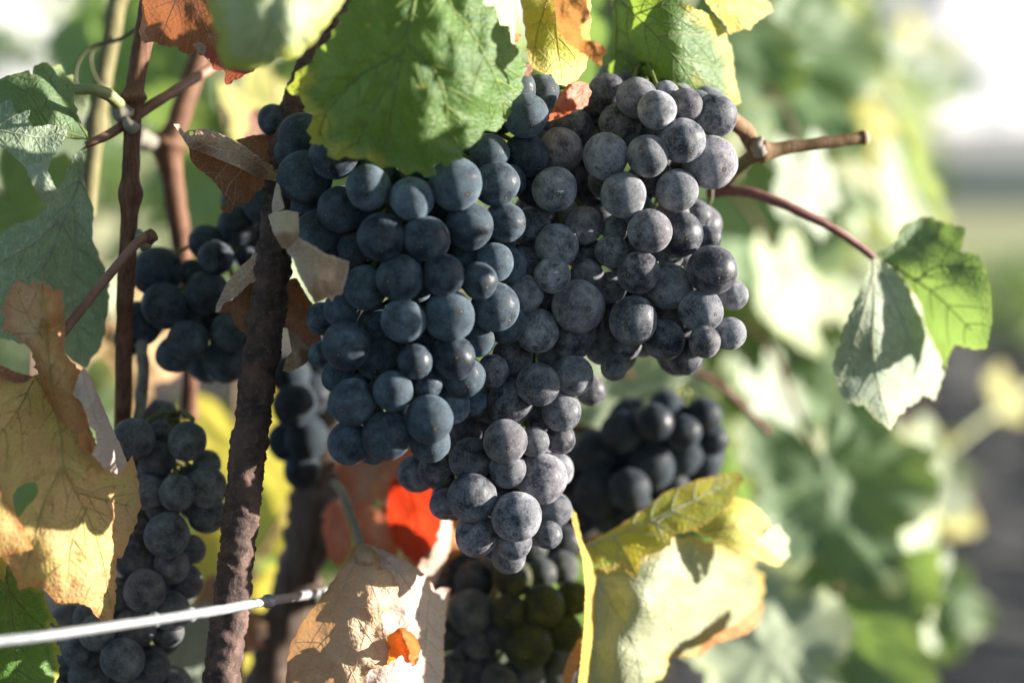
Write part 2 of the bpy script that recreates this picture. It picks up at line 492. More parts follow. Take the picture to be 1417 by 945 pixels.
# ================================================================ LEAF BUILDER
def point_in(poly, x, y):
    c = False
    j = len(poly) - 1
    for i in range(len(poly)):
        xi, yi = poly[i]; xj, yj = poly[j]
        if (yi > y) != (yj > y) and x < (xj - xi) * (y - yi) / (yj - yi) + xi:
            c = not c
        j = i
    return c


def seg_dist(pts, a, b):
    a, b = np.array(a, float), np.array(b, float)
    ab = b - a
    t = np.clip(((pts - a) @ ab) / max(ab @ ab, 1e-9), 0, 1)
    return np.hypot(*(pts - (a + t[:, None] * ab)).T)


def poly_dist(pts, line, closed=False):
    d = np.full(len(pts), 1e9)
    n = len(line)
    for i in range(n if closed else n - 1):
        d = np.minimum(d, seg_dist(pts, line[i], line[(i + 1) % n]))
    return d


def tps(ctrl):
    """Thin-plate surface through [(px, py, depth)]."""
    c = np.array(ctrl, float)
    xy = c[:, :2] / 100.0
    n = len(c)
    if n < 3:
        m = c[:, 2].mean()
        return lambda p: np.full(len(p), m)

    def U(r):
        return np.where(r > 1e-9, r * r * np.log(np.maximum(r, 1e-9)), 0)
    A = np.zeros((n + 3, n + 3))
    A[:n, :n] = U(np.linalg.norm(xy[:, None] - xy[None], axis=2)) + np.eye(n) * 1e-4
    A[:n, n] = 1; A[:n, n + 1:] = xy
    A[n, :n] = 1; A[n + 1:, :n] = xy.T
    w = np.linalg.solve(A, np.concatenate([c[:, 2], [0, 0, 0]]))

    def f(p):
        q = np.asarray(p, float) / 100.0
        return U(np.linalg.norm(q[:, None] - xy[None], axis=2)) @ w[:n] + w[n] + q @ w[n + 1:]
    return f


def toothed(outline, tooth=16.0, amp=4.0, seed=1, step=4.0):
    """Densify an outline and cut uneven teeth into it."""
    rng = random.Random(seed)
    out = []
    n = len(outline)
    area = sum(outline[i][0] * outline[(i + 1) % n][1] - outline[(i + 1) % n][0] * outline[i][1] for i in range(n))
    sg = 1 if area > 0 else -1
    ph, tl, ta = 0.0, tooth * rng.uniform(.6, 1.4), amp * rng.uniform(.3, 1.2)
    for i in range(n):
        a, b = np.array(outline[i], float), np.array(outline[(i + 1) % n], float)
        L = float(np.hypot(*(b - a)))
        if L < 1e-6:
            continue
        nrm = np.array([(b - a)[1], -(b - a)[0]]) / L * sg
        k = max(1, int(L / step))
        for j in range(k):
            s = L / k
            ph += s
            if ph > tl:
                ph -= tl; tl, ta = tooth * rng.uniform(.6, 1.4), amp * rng.uniform(.3, 1.2)
            t = ph / tl
            sh = (t / 0.72) if t < 0.72 else (1 - t) / 0.28
            p = a + (b - a) * (j / k)
            fade = min(1, 4 * min(j / k, 1 - j / k) + .3)
            out.append(tuple(p + nrm * ta * (sh - 0.4) * fade))
    return out


def build_sheet(name, parent, outline, ctrl, mat, veins=(), vein_mat=None, spacing=7.0, tooth=14.0, amp=3.0, seed=1, pucker=0.0007,
                wave=0.0012, wave_s=45.0, edge_w=40.0, hole=None, flip=False, side_veins=True, vein_r=1.7, branch=26.0, edge_sides=None):
    """A leaf blade as a real curved sheet: outline in photo pixels, depth in metres from control points."""
    rng = random.Random(seed * 7 + 3)
    ol = toothed(outline, tooth, amp, seed) if tooth else outline
    f0 = tps(ctrl)
    vl = [[tuple(c) for c in catmull(v, 6)] for v in veins]

    def depth(p, flat=False):
        p = np.asarray(p, float)
        d = f0(p)
        if vl:
            dv = np.full(len(p), 1e9)
            for v in vl:
                dv = np.minimum(dv, poly_dist(p, v))
            d = d - pucker * (1 - np.exp(-(dv / 13.0) ** 2))
        w = np.array([noise.noise(Vector((x / wave_s, y / wave_s, seed * 3.7))) + 0.45 * noise.noise(Vector((x / wave_s * 2.6, y / wave_s * 2.6, seed * 1.3))) for x, y in p])
        return d + wave * w
    xs, ys = [p[0] for p in ol], [p[1] for p in ol]
    inner = []
    y = min(ys) + spacing / 2
    r = 0
    while y < max(ys):
        x = min(xs) + (spacing / 2 if r % 2 else 0)
        while x < max(xs):
            q = (x + rng.uniform(-.2, .2) * spacing, y + rng.uniform(-.2, .2) * spacing)
            if point_in(ol, *q):
                inner.append(q)
            x += spacing
        y += spacing * 0.87
        r += 1
    if inner:
        ia = np.array(inner)
        inner = [tuple(q) for q, d in zip(inner, poly_dist(ia, ol, True)) if d > spacing * 0.45]
    n = len(ol)
    verts = list(ol)
    edges = [(i, (i + 1) % n) for i in range(n)]
    if hole:
        h = [tuple(c) for c in catmull(list(hole) + [hole[0]], 4)][:-1]
        edges += [(n + i, n + (i + 1) % len(h)) for i in range(len(h))]
        verts += h
    verts += inner
    vv, _, tris, _, _, _ = delaunay_2d_cdt([Vector(v) for v in verts], edges, [], 1, 1e-4)
    p2 = np.array([(v.x, v.y) for v in vv])
    tris = [tuple(t) for t in tris]
    keep = []
    for t in tris:
        cx, cy_ = p2[list(t)].mean(axis=0)
        if hole and point_in(h, cx, cy_):
            continue
        if point_in(ol, cx, cy_):
            keep.append(t)
    dep = depth(p2)
    v3 = [P(x, y, d) for (x, y), d in zip(p2, dep)]
    # faces look at the camera unless flipped (then the camera sees the underside)
    fixed = []
    for t in keep:
        a, b, c = (v3[i] for i in t)
        nn = (b - a).cross(c - a)
        if (nn.dot(CAM - a) < 0) != flip:
            t = (t[0], t[2], t[1])
        fixed.append(t)
    if edge_sides is None:
        ed = np.clip(1 - poly_dist(p2, ol, True) / edge_w, 0, 1)
    else:
        ed = np.clip(1 - poly_dist(p2, edge_sides) / edge_w, 0, 1)
    o = mesh_obj(name, v3, fixed, mat, parent, uvs=p2 / 100.0, edge=ed)
    # veins: raised tapering ribs that follow the sheet
    vm = vein_mat or M['vein_pale']
    off = 0.25

    def rib(line, r0, r1):
        q = np.array(line)
        dd = depth(q)
        pts = [P(x, y, d - 0.00012) for (x, y), d in zip(q, dd)]
        return tube(pts, lerp_list([r0 * K * 0.55, r1 * K * 0.55], len(pts)), 6, cap=False, flat=0.35)
    nv, nf = [], []
    for i, v in enumerate(vl):
        v = [q for q in v if point_in(ol, *q)] if i == 0 else v
        if len(v) < 3:
            continue
        tv, tf = rib(v, vein_r * (1.15 if i == 0 else 0.9), vein_r * 0.4)
        mesh_obj('midrib' if i == 0 else 'side_vein', tv, tf, vm, o)
        if side_veins:
            # thin branches to either side
            acc = rng.uniform(0.3, 0.8) * branch
            for j in range(1, len(v) - 1):
                a, b = np.array(v[j]), np.array(v[j + 1])
                acc += float(np.hypot(*(b - a)))
                if acc < branch:
                    continue
                acc = 0
                dr = (b - a) / max(np.hypot(*(b - a)), 1e-6)
                for sg in (-1, 1):
                    an = sg * RAD(rng.uniform(42, 60))
                    ln = branch * rng.uniform(1.3, 2.6)
                    line, q = [], a.copy()
                    for s in range(12):
                        line.append(tuple(q))
                        ca, sa = math.cos(an), math.sin(an)
                        q = q + np.array([dr[0] * ca - dr[1] * sa, dr[0] * sa + dr[1] * ca]) * ln / 11
                        an *= 0.955
                        an += rng.uniform(-.06, .06)
                        if not point_in(ol, *q) or (hole and point_in(h, *q)):
                            break
                        if s > 2 and min(poly_dist(np.array([q]), w)[0] for w in vl) < 3:
                            break
                    if len(line) > 3:
                        tv, tf = rib(line, vein_r * 0.5, vein_r * 0.22)
                        k0 = len(nv)
                        nv += tv; nf += [tuple(x + k0 for x in t) for t in tf]
    if nv:
        prop(mesh_obj('vein_network', nv, nf, vm, o), kind='stuff')
    return o


def petiole(parent, pts, r0, r1, mat, name='petiole', n=8, sides=10):
    pp = px_path(pts, n)
    v, f = tube(pp, lerp_list([r0, r1], len(pp)), sides, rough=0.12, freq=300)
    return mesh_obj(name, v, f, mat, parent)


def leaf(label, base, name='vine_leaf', group=None, cat='leaf'):
    return empty(name, P(*base), label, cat, group)


# ================================================================ GRAPES
def grape_mesh(seed):
    nu, nv = 36, 24
    verts, faces = [], []
    for j in range(nv + 1):
        th = math.pi * j / nv
        # rings crowded towards the tip (-z) for the scar
        for i in range(nu if 0 < j < nv else 1):
            ph = 2 * math.pi * i / nu
            d = Vector((math.sin(th) * math.cos(ph), math.sin(th) * math.sin(ph), math.cos(th)))
            r = 1 + 0.045 * noise.noise(d * 1.3 + Vector((seed * 5.1, 0, 0))) + 0.006 * noise.noise(d * 5 + Vector((0, seed * 3.3, 0)))
            a = math.pi - th
            r -= 0.03 * math.exp(-(a / 0.16) ** 2)
            if a < 0.05: r += 0.022
            r -= 0.06 * math.exp(-(th / 0.14) ** 2)
            verts.append(d * r)
    start = [0] + [1 + (j - 1) * nu for j in range(1, nv)] + [1 + (nv - 1) * nu]
    for i in range(nu):
        faces.append((0, start[1] + i, start[1] + (i + 1) % nu))
        for j in range(1, nv - 1):
            a, b = start[j] + i, start[j] + (i + 1) % nu
            c, d = start[j + 1] + (i + 1) % nu, start[j + 1] + i
            faces.append((a, d, c, b))
        faces.append((start[nv], start[nv - 1] + (i + 1) % nu, start[nv - 1] + i))
    me = bpy.data.meshes.new('grape')
    me.from_pydata([tuple(v) for v in verts], [], faces)
    me.polygons.foreach_set('use_smooth', [True] * len(me.polygons))
    me.materials.append(M['grape'])
    me.update()
    return me


GRAPE_MESHES = [grape_mesh(s) for s in range(6)]
# bunch: nominal front depth, axis top/bottom (px), half width (px), roundness (m), bloom colour with each bunch's shade or sun worked in, amount of bloom
BUNCH = {
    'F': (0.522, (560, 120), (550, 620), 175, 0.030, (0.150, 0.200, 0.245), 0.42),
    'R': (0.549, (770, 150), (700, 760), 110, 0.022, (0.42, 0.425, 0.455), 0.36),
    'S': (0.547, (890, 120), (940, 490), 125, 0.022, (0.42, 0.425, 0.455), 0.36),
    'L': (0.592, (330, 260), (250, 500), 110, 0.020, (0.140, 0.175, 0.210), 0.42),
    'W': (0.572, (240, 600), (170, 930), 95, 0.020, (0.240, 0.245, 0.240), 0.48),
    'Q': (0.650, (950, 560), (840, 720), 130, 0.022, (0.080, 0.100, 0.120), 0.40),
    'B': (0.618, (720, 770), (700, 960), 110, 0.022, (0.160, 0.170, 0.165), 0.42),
    'D': (0.640, (415, 480), (415, 620), 60, 0.015, (0.070, 0.095, 0.115), 0.40),  # grapes added to fill a patch of deep shade with dark colour
}
G = {
    'F': [(553, 385, 32, 0), (510, 260, 31, 0), (570, 275, 30, 0), (630, 255, 36, 0), (527, 328, 32, 0), (590, 330, 31, 0), (649, 313, 33, 0),
          (613, 381, 29, 0), (663, 389, 25, 0), (685, 425, 33, 0), (622, 437, 34, 0), (558, 444, 30, 0), (479, 478, 33, 0), (574, 500, 24, 0),
          (627, 495, 31, 0), (544, 541, 27, 0), (594, 580, 33, 0), (487, 557, 32, 0), (535, 603, 34, 0.4), (422, 245, 36, 1), (472, 290, 31, 1),
          (505, 398, 30, 1), (462, 215, 33, 1), (687, 255, 31, 1), (677, 213, 27, 1.5), (728, 216, 30, 1), (698, 308, 28, 1), (684, 363, 26, 1),
          (473, 428, 25, 1), (467, 520, 22, 1.3), (642, 521, 29, 1), (592, 532, 19, 1), (483, 613, 30, 1), (727, 160, 30, 0.6), (748, 128, 25, 1.2),
          (444, 325, 36, 2), (405, 212, 25, 2), (418, 188, 31, 1.6), (490, 345, 23, 2), (706, 251, 22, 2), (655, 208, 18, 2), (748, 200, 20, 2),
          (735, 262, 21, 2), (709, 327, 22, 3), (651, 350, 25, 2), (704, 368, 25, 2), (700, 447, 28, 2), (446, 441, 22, 2), (447, 490, 19, 2),
          (522, 496, 30, 2), (522, 452, 28, 3), (595, 612, 27, 2), (626, 562, 24, 2), (662, 472, 22, 2), (560, 345, 24, 3), (600, 420, 24, 3),
          (655, 555, 18, 3), (575, 395, 24, 3), (540, 290, 24, 3), (610, 290, 24, 3), (520, 225, 28, 2.5), (580, 225, 28, 2.5), (490, 380, 25, 3.5),
          (545, 480, 26, 3.4), (560, 570, 24, 3), (430, 290, 28, 3.4), (470, 370, 28, 3.4), (515, 560, 24, 3), (600, 470, 24, 3), (640, 180, 28, 3),
          (480, 165, 28, 3), (560, 165, 28, 3), (690, 160, 26, 3), (378, 166, 21, 4)],
    'R': [(767, 262, 30, 0), (764, 381, 24, 0), (726, 407, 25, 0.3), (800, 424, 36, 0), (744, 458, 29, 0), (744, 532, 29, 0), (682, 513, 22, 0),
          (699, 611, 30, 0), (652, 636, 30, 0), (653, 688, 34, 0), (715, 715, 34, 0), (771, 340, 30, 0.6), (776, 208, 30, 1), (735, 315, 28, 1),
          (793, 468, 30, 1), (793, 520, 28, 1), (706, 556, 32, 1), (658, 558, 21, 1), (777, 570, 27, 1.2), (739, 611, 21, 1), (702, 649, 26, 1),
          (605, 650, 26, 1), (748, 661, 36, 1), (660, 740, 29, 1), (710, 748, 26, 1), (808, 312, 26, 1), (818, 352, 21, 1.4), (812, 382, 24, 1),
          (728, 365, 25, 2), (709, 494, 28, 2), (772, 494, 28, 2), (812, 450, 23, 2), (817, 540, 21, 3), (775, 607, 21, 2), (577, 655, 26, 2),
          (766, 704, 24, 2), (758, 740, 19, 2), (617, 697, 22, 2), (704, 770, 23, 2), (794, 179, 27, 2), (790, 150, 25, 3), (759, 172, 20, 3),
          (770, 430, 26, 3), (720, 455, 24, 3), (740, 410, 24, 3), (690, 690, 26, 3), (735, 690, 26, 3), (680, 560, 26, 3), (790, 300, 24, 3),
          (745, 570, 26, 3), (640, 600, 26, 3), (670, 650, 24, 3), (750, 290, 24, 3), (770, 650, 24, 3), (720, 620, 24, 3)],
    'S': [(909, 153, 27, 0), (838, 216, 31, 0), (896, 216, 28, 0), (944, 195, 31, 0), (983, 225, 36, 0), (863, 270, 31, 0), (899, 320, 30, 0),
          (985, 374, 34, 0), (884, 378, 29, 0), (876, 443, 33, 0), (970, 430, 30, 0), (975, 473, 22, 0), (841, 131, 28, 1), (881, 136, 28, 1),
          (949, 146, 23, 1), (990, 160, 29, 1), (858, 172, 29, 1), (937, 264, 29, 1), (943, 325, 30, 1), (927, 397, 31, 0.8), (919, 470, 28, 1),
          (1010, 462, 22, 1), (847, 348, 23, 1), (922, 130, 18, 2), (909, 249, 25, 2), (826, 156, 20, 2), (883, 292, 23, 2), (981, 330, 17, 2),
          (845, 398, 22, 2), (1013, 408, 21, 2), (947, 492, 26, 2), (868, 478, 19, 3), (850, 508, 19, 2), (832, 482, 22, 3), (852, 316, 19, 2),
          (900, 180, 24, 3), (950, 235, 24, 3), (920, 350, 26, 3), (900, 420, 26, 3), (950, 380, 26, 3), (820, 200, 24, 3), (840, 250, 26, 3),
          (890, 250, 24, 3.5), (960, 300, 24, 3), (940, 440, 26, 3), (880, 340, 24, 3), (965, 145, 20, 3), (806, 235, 28, 3), (828, 300, 26, 3), (810, 275, 26, 3), (845, 440, 24, 3), (930, 300, 24, 3), (870, 410, 24, 3)],
    'L': [(227, 423, 31, 0), (260, 471, 28, 0), (218, 376, 34, 0.7), (193, 448, 31, 1), (286, 405, 30, 0.5), (242, 490, 26, 1), (285, 335, 24, 1), (298, 357, 24, 0.5),
          (329, 312, 28, 0.8), (363, 283, 26, 0.6), (366, 321, 21, 1), (322, 457, 28, 0.5), (313, 498, 31, 1), (265, 377, 18, 2), (342, 356, 16, 2), (350, 400, 28, 1.4),
          (352, 465, 26, 1.6), (180, 470, 22, 2), (260, 430, 24, 2), (300, 440, 24, 2.5), (395, 260, 24, 2), (390, 310, 26, 2)],
    'W': [(185, 607, 28, 0), (217, 635, 25, 0.6), (259, 611, 26, 0.6), (221, 597, 16, 2), (206, 682, 23, 0.7), (245, 682, 24, 0), (286, 674, 27, 0), (286, 711, 26, 1.2),
          (286, 642, 19, 2), (231, 741, 31, 0), (188, 733, 20, 1), (186, 774, 26, 0.5), (237, 782, 25, 1), (255, 804, 25, 1.3), (200, 817, 29, 0), (166, 821, 22, 1),
          (237, 845, 26, 1), (188, 868, 28, 0.4), (233, 874, 21, 1.4), (137, 874, 26, 0.6), (115, 900, 26, 0.5), (170, 912, 29, 0), (206, 921, 28, 0.6), (123, 935, 27, 1),
          (125, 855, 23, 1.2), (150, 700, 25, 1.5), (155, 760, 25, 1.5), (95, 860, 24, 1.5), (225, 705, 22, 2), (210, 655, 22, 2), (265, 760, 20, 2), (95, 930, 26, 1.5),
          (240, 945, 24, 2), (212, 755, 22, 2.5), (150, 640, 24, 2)],
    'Q': [(922, 566, 25, 0.6), (973, 576, 26, 0.5), (985, 608, 22, 1), (905, 585, 26, 0), (861, 597, 29, 0), (945, 598, 24, 0.5), (899, 608, 20, 0.4), (943, 628, 29, 0),
          (973, 640, 25, 0.6), (902, 646, 31, 0), (871, 677, 29, 0), (821, 629, 31, 0), (826, 682, 31, 0), (927, 668, 27, 0.7), (958, 664, 23, 1), (846, 712, 29, 1),
          (806, 714, 28, 1), (793, 628, 24, 1), (790, 662, 27, 1), (882, 712, 26, 1), (860, 640, 26, 2), (930, 610, 24, 2), (840, 655, 25, 2), (900, 690, 24, 1.5), (985, 630, 18, 1.5)],
    'B': [(704, 846, 24, 0), (657, 803, 27, 0.5), (709, 799, 27, 0.8), (747, 794, 23, 1), (778, 785, 22, 1.4), (617, 803, 22, 1.4), (651, 846, 30, 0.3), (752, 838, 29, 0),
          (793, 827, 24, 0.8), (624, 866, 15, 1), (661, 892, 19, 0.6), (730, 892, 34, 0), (782, 874, 25, 0.5), (618, 885, 17, 0.3), (624, 925, 21, 0), (659, 930, 28, 0.4),
          (690, 942, 25, 0.6), (728, 935, 26, 1), (768, 928, 29, 0.5), (690, 875, 24, 1.5), (800, 920, 22, 1.2), (690, 770, 22, 2), (640, 780, 22, 2), (735, 760, 22, 2), (780, 750, 24, 2)],
    'D': [(408, 560, 30, 0), (424, 606, 30, 0.5), (402, 518, 28, 0.6), (430, 545, 28, 1), (398, 610, 28, 1), (436, 498, 26, 1.5), (418, 650, 26, 1)],
}
BUNCH_LABEL = {
    'F': 'large shaded blue-black grape bunch hanging under the green yellow-edged leaf',
    'R': 'dusty grape bunch tapering down beside the shaded blue bunch, its right side sunlit',
    'S': 'broad-shouldered dusty grape bunch hanging below the leaf with a sunlit yellow margin',
    'L': 'dark grape bunch hanging between the brown cane and the rusty rod',
    'W': 'grey-bloomed grape bunch hanging behind the orange leaf and the wire',
    'Q': 'blurred dark grape bunch above the folded yellow-green leaf',
    'B': 'dark grape bunch with a few greenish grapes beside the pale dry leaf',
    'D': 'almost black grape bunch added to fill the deep shade between the rod and the blue bunch',
}
placed = []
todo = []
for b, lst in G.items():
    d0, a0, a1, hw, rnd_, colr, am = BUNCH[b]
    for (x, y, r, lay) in lst:
        t = min(1, max(0, (y - a0[1]) / (a1[1] - a0[1])))
        ax = a0[0] + (a1[0] - a0[0]) * t
        e = min(1, abs(x - ax) / hw)
        r *= 1.035
        todo.append((d0 + lay * 0.0065 + rnd_ * (1 - math.sqrt(1 - e * e * 0.96)), b, x, y, r, ax))
fr = random.Random(3)
for b, nfill in (('F', 46), ('R', 34), ('S', 34), ('L', 12), ('W', 18), ('Q', 12), ('B', 12)):
    d0, a0, a1, hw, rnd_, colr, am = BUNCH[b]
    k = 0
    while k < nfill:
        x0, y0, r0, l0 = fr.choice(G[b])
        if l0 > 3:
            continue
        t = min(1, max(0, (y0 - a0[1]) / (a1[1] - a0[1])))
        ax = a0[0] + (a1[0] - a0[0]) * t
        x, y = x0 + (ax - x0) * fr.uniform(0.1, 0.5) + fr.uniform(-14, 14), y0 + fr.uniform(-18, 8)
        todo.append((d0 + 0.028 + fr.uniform(0, .012), b, x, y, fr.uniform(26, 31), ax))
        k += 1
todo.sort(key=lambda t: t[0])
for d, b, x, y, r, ax in todo:
    for _ in range(60):
        p, R = P(x, y, d), r * K * d
        hit = False
        for (q, rq, _b, *_r) in placed:
            if (p - q).length < 0.885 * (R + rq):
                hit = True
                break
        if not hit:
            break
        d += 0.0012
    placed.append((p, R, b, x, y, ax, d))

rg = random.Random(11)
bunch_obj = {}
for b in G:
    mine = [q for q in placed if q[2] == b]
    d0, a0, a1, hw, rnd_, colr, am = BUNCH[b]
    dm = sum(q[6] for q in mine) / len(mine) + 0.006
    top = P(a0[0], a0[1] - 40, dm)
    root = empty('grape_bunch', top, BUNCH_LABEL[b], 'grape bunch', 'grape bunches on the vine')
    bunch_obj[b] = root
    axis = px_path([(a0[0], a0[1] - (25 if b in 'WLDQB' else 60), dm), (a0[0] * .8 + a1[0] * .2, a0[1] * .8 + a1[1] * .2, dm), ((a0[0] + a1[0]) / 2 + 6, (a0[1] + a1[1]) / 2, dm), (a1[0], a1[1] - 15, dm)], 6)
    sv, sf = tube(axis, lerp_list([0.0022, 0.0012], len(axis)), 8, rough=0.2, freq=300)
    for (p, R, _b, x, y, ax, d) in mine:
        out = Vector((0, 0, 0)) + RIGHT * (x - ax) / hw * 0.75 - FWD * 0.75 - UP * 0.42
        out += Vector((rg.gauss(0, .28), rg.gauss(0, .2), rg.gauss(0, .28)))
        out.normalize()
        o = bpy.data.objects.new('grape', rg.choice(GRAPE_MESHES))
        COL.objects.link(o)
        o.parent = root
        o.location = p - top
        q = Vector((0, 0, -1)).rotation_difference(out)
        o.rotation_mode = 'QUATERNION'
        o.rotation_quaternion = q @ Quaternion((0, 0, 1), rg.uniform(0, 6.28))
        st = rg.uniform(0.97, 1.07)
        o.scale = (R * rg.uniform(.965, 1.03), R * rg.uniform(.965, 1.03), R * st)
        v = rg.uniform(0.75, 1.2)
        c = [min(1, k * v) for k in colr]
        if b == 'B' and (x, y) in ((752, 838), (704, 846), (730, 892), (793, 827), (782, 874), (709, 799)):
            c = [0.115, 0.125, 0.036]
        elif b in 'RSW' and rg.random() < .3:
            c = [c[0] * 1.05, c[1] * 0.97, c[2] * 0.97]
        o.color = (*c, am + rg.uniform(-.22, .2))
        # stalk from the back of the grape to the axis of the bunch
        k0 = p - out * R * 0.93
        tgt = min(axis, key=lambda a: (a - (k0 + UP * 0.012)).length)
        if (tgt - k0).length < 0.06:
            mid = (k0 - out * 0.004 + tgt) / 2 + UP * 0.002
            tv, tf = tube([k0, k0 - out * 0.003, mid, tgt], [0.0011, 0.0008, 0.0007, 0.0009], 6)
            n0 = len(sv)
            sv += tv; sf += [tuple(i + n0 for i in f) for f in tf]
    mesh_obj('bunch_stem', sv, sf, M['stem'], root)

# ================================================================ ROD AND WIRE
def rusty_rod():
    base = P(303, 985, 0.535)
    pts = catmull([(520, -45, 0.60), (470, 25, 0.592), (430, 85, 0.583), (402, 160, 0.573), (390, 240, 0.566), (383, 320, 0.560), (372, 420, 0.556), (352, 560, 0.551),
                   (336, 690, 0.546), (320, 830, 0.541), (300, 990, 0.535)], 40)
    n = len(pts)
    c3 = [P(*p) for p in pts]
    root = empty('iron_rod', c3[-1], 'rough rusty iron rod slanting down beside the blue grape bunch', 'rod')
    rr = [3.5e-3 + 2.1e-3 * min(1, max(0, (i / n - 0.18) / 0.35)) for i in range(n)]
    v, f = tube(c3, rr, 28, rough=0.0)
    # ribs that run aslant round the bar, and pitted rust
    vv = []
    sides = 28
    for i in range(n):
        s = i / n * 620
        for k in range(sides):
            p = v[i * sides + k]
            d = (p - c3[i]).normalized()
            a = 2 * math.pi * k / sides
            rib = max(0, math.sin(s * 0.34 + 2 * a)) ** 3 * 0.0005
            nz = 0.0008 * noise.noise(p * 240) + 0.0008 * noise.noise(p * 620) + 0.0005 * noise.noise(p * 1500)
            vv.append(p + d * (rib + nz))
    mesh_obj('bar', vv, f, M['rust_iron'], root)


rusty_rod()


def wire_thing():
    pts = [(-60, 893, 0.470), (60, 880, 0.484), (170, 864, 0.500), (290, 846, 0.520), (350, 835, 0.545), (430, 822, 0.600), (520, 808, 0.660), (640, 792, 0.70)]
    pp = px_path(pts, 14)
    root = empty('trellis_wire', pp[0], 'pale grey metal trellis wire running behind the rusty rod', 'wire')
    v, f = tube(pp, 0.0016, 12, rough=0.10, freq=500)
    mesh_obj('wire_strand', v, f, M['wire'], root)
    for (x, y, d, w) in ((263, 850, 0.5155, 7), (214, 857.5, 0.5075, 5), (372, 831, 0.558, 8)):
        c = P(x, y, d)
        t = (P(x + 30, y - 4.6, d + 0.006) - c).normalized()
        pts = [c - t * w * 2.3e-4, c - t * w * 1e-4, c + t * w * 1e-4, c + t * w * 2.3e-4]
        tv, tf = tube(pts, [0.0018, 0.0023, 0.0022, 0.0018], 12, rough=0.15, freq=500)
        mesh_obj('tie', tv, tf, M['wire'], root)


wire_thing()


# ================================================================ CANES
def cane(label, pts, radii, mat, name='vine_cane', nodes=(), n=14, group='canes of the vine', rough=0.1):
    pp = px_path(pts, n)
    rr = lerp_list(radii, len(pp))
    for (t, amp, w) in nodes:
        for i in range(len(pp)):
            rr[i] *= 1 + amp * math.exp(-((i / (len(pp) - 1) - t) / w) ** 2)
    root = empty(name, pp[-1], label, 'cane', group)
    v, f = tube(pp, rr, 16, rough=rough, freq=170)
    mesh_obj('bark', v, f, mat, root)
    return root


c1 = cane('upright brown cane with swollen joints beside the dark grape bunch', [(222, -60, 0.575), (205, 20, 0.572), (188, 110, 0.570), (184, 160, 0.570), (181, 240, 0.570), (178, 330, 0.572), (173, 420, 0.580), (170, 560, 0.592), (168, 640, 0.60)],
          [0.0036, 0.0034, 0.003, 0.0029, 0.0029, 0.003, 0.0029, 0.0029], M['cane'], nodes=((0.31, 0.55, 0.02), (0.54, 0.5, 0.02)))
for (x, y, d, s) in ((166, 152, 0.566, 0.0032), (178, 172, 0.5655, 0.0022), (196, 330, 0.568, 0.0026)):
    pp = px_path([(x + 8, y + 8, d + .002), (x, y, d), (x - 5, y - 12, d)], 4)
    v, f = tube(pp, lerp_list([s * 1.1, s, s * .3], len(pp)), 10, rough=.2, freq=400)
    mesh_obj('bud', v, f, M['cane_grey'], c1)
cane('greenish blurred cane standing behind the brown cane joint', [(175, -60, 0.66), (158, 30, 0.65), (140, 130, 0.645), (128, 220, 0.64), (120, 300, 0.64)], [0.0037, 0.0034, 0.0033, 0.0033], M['cane_green'], nodes=((.62, .4, .04),))
cane('dark reddish cane with a thick joint behind the dry rolled leaf', [(300, 20, 0.67), (272, 90, 0.665), (246, 170, 0.66), (234, 205, 0.66), (240, 260, 0.66), (252, 350, 0.665), (262, 450, 0.67), (262, 580, 0.68)],
     [0.0042, 0.0042, 0.0046, 0.0042, 0.0036, 0.0034], M['cane'], nodes=((.42, .6, .05),))
cane('grey stubby spur growing from the dark reddish cane', [(236, 205, 0.66), (212, 200, 0.655), (192, 192, 0.652)], [0.0036, 0.003, 0.0045], M['cane_grey'], rough=.25)
cane('thin grey hanging stalk below the dark grape bunch', [(196, 470, 0.60), (198, 520, 0.60), (192, 580, 0.595)], [0.002, 0.0022, 0.0017], M['cane_grey'], rough=.3)
trunk = cane('thick blurred brown vine stem behind the rusty rod', [(500, 420, 0.70), (470, 540, 0.695), (448, 640, 0.69), (432, 720, 0.69), (405, 830, 0.695), (370, 960, 0.70), (350, 1030, 0.70)],
             [0.007, 0.0075, 0.008, 0.0095, 0.0105, 0.0115], M['trunk'], rough=.25, nodes=((.45, .35, .05),))
cane('thin brown stick crossing the shade behind the blue bunch', [(380, 550, 0.69), (420, 590, 0.69), (455, 630, 0.69)], [0.003, 0.003], M['cane'])
sh = cane('brown shoot with a pale cut end pointing away from the dusty grapes', [(1005, 160, 0.575), (1030, 180, 0.585), (1050, 208, 0.59), (1100, 203, 0.592), (1150, 197, 0.594), (1196, 191, 0.597)],
          [0.0028, 0.003, 0.0028, 0.0022, 0.0021, 0.0022], M['shoot'], nodes=((.42, .6, .05), (1.0, .25, .02)))
pp = px_path([(1194, 191.3, 0.5968), (1199, 190.7, 0.5973)], 2)
v, f = tube(pp, 0.0023, 14)
mesh_obj('cut_face', v, f, M['vein_silver'], sh)
pp = px_path([(1052, 212, 0.588), (1047, 200, 0.586), (1055, 190, 0.585)], 4)
v, f = tube(pp, lerp_list([.0028, .0022, .0008], len(pp)), 10, rough=.2, freq=400)
mesh_obj('bud', v, f, M['cane_grey'], sh)
cane('green-brown shoot leading down from the cut shoot joint', [(1050, 210, 0.592), (1030, 225, 0.60), (1010, 245, 0.605), (985, 262, 0.61)], [0.0028, 0.0026, 0.0022], M['cane_green'])
cane('orange-brown cane end showing behind the tip of the dusty bunch', [(745, 752, 0.70), (790, 748, 0.69), (850, 744, 0.69)], [0.0028, 0.0028], M['shoot'])
cane('brown cane crossing behind the blurred grape bunch', [(775, 588, 0.70), (812, 596, 0.70), (850, 606, 0.70)], [0.0022, 0.0022], M['shoot'])


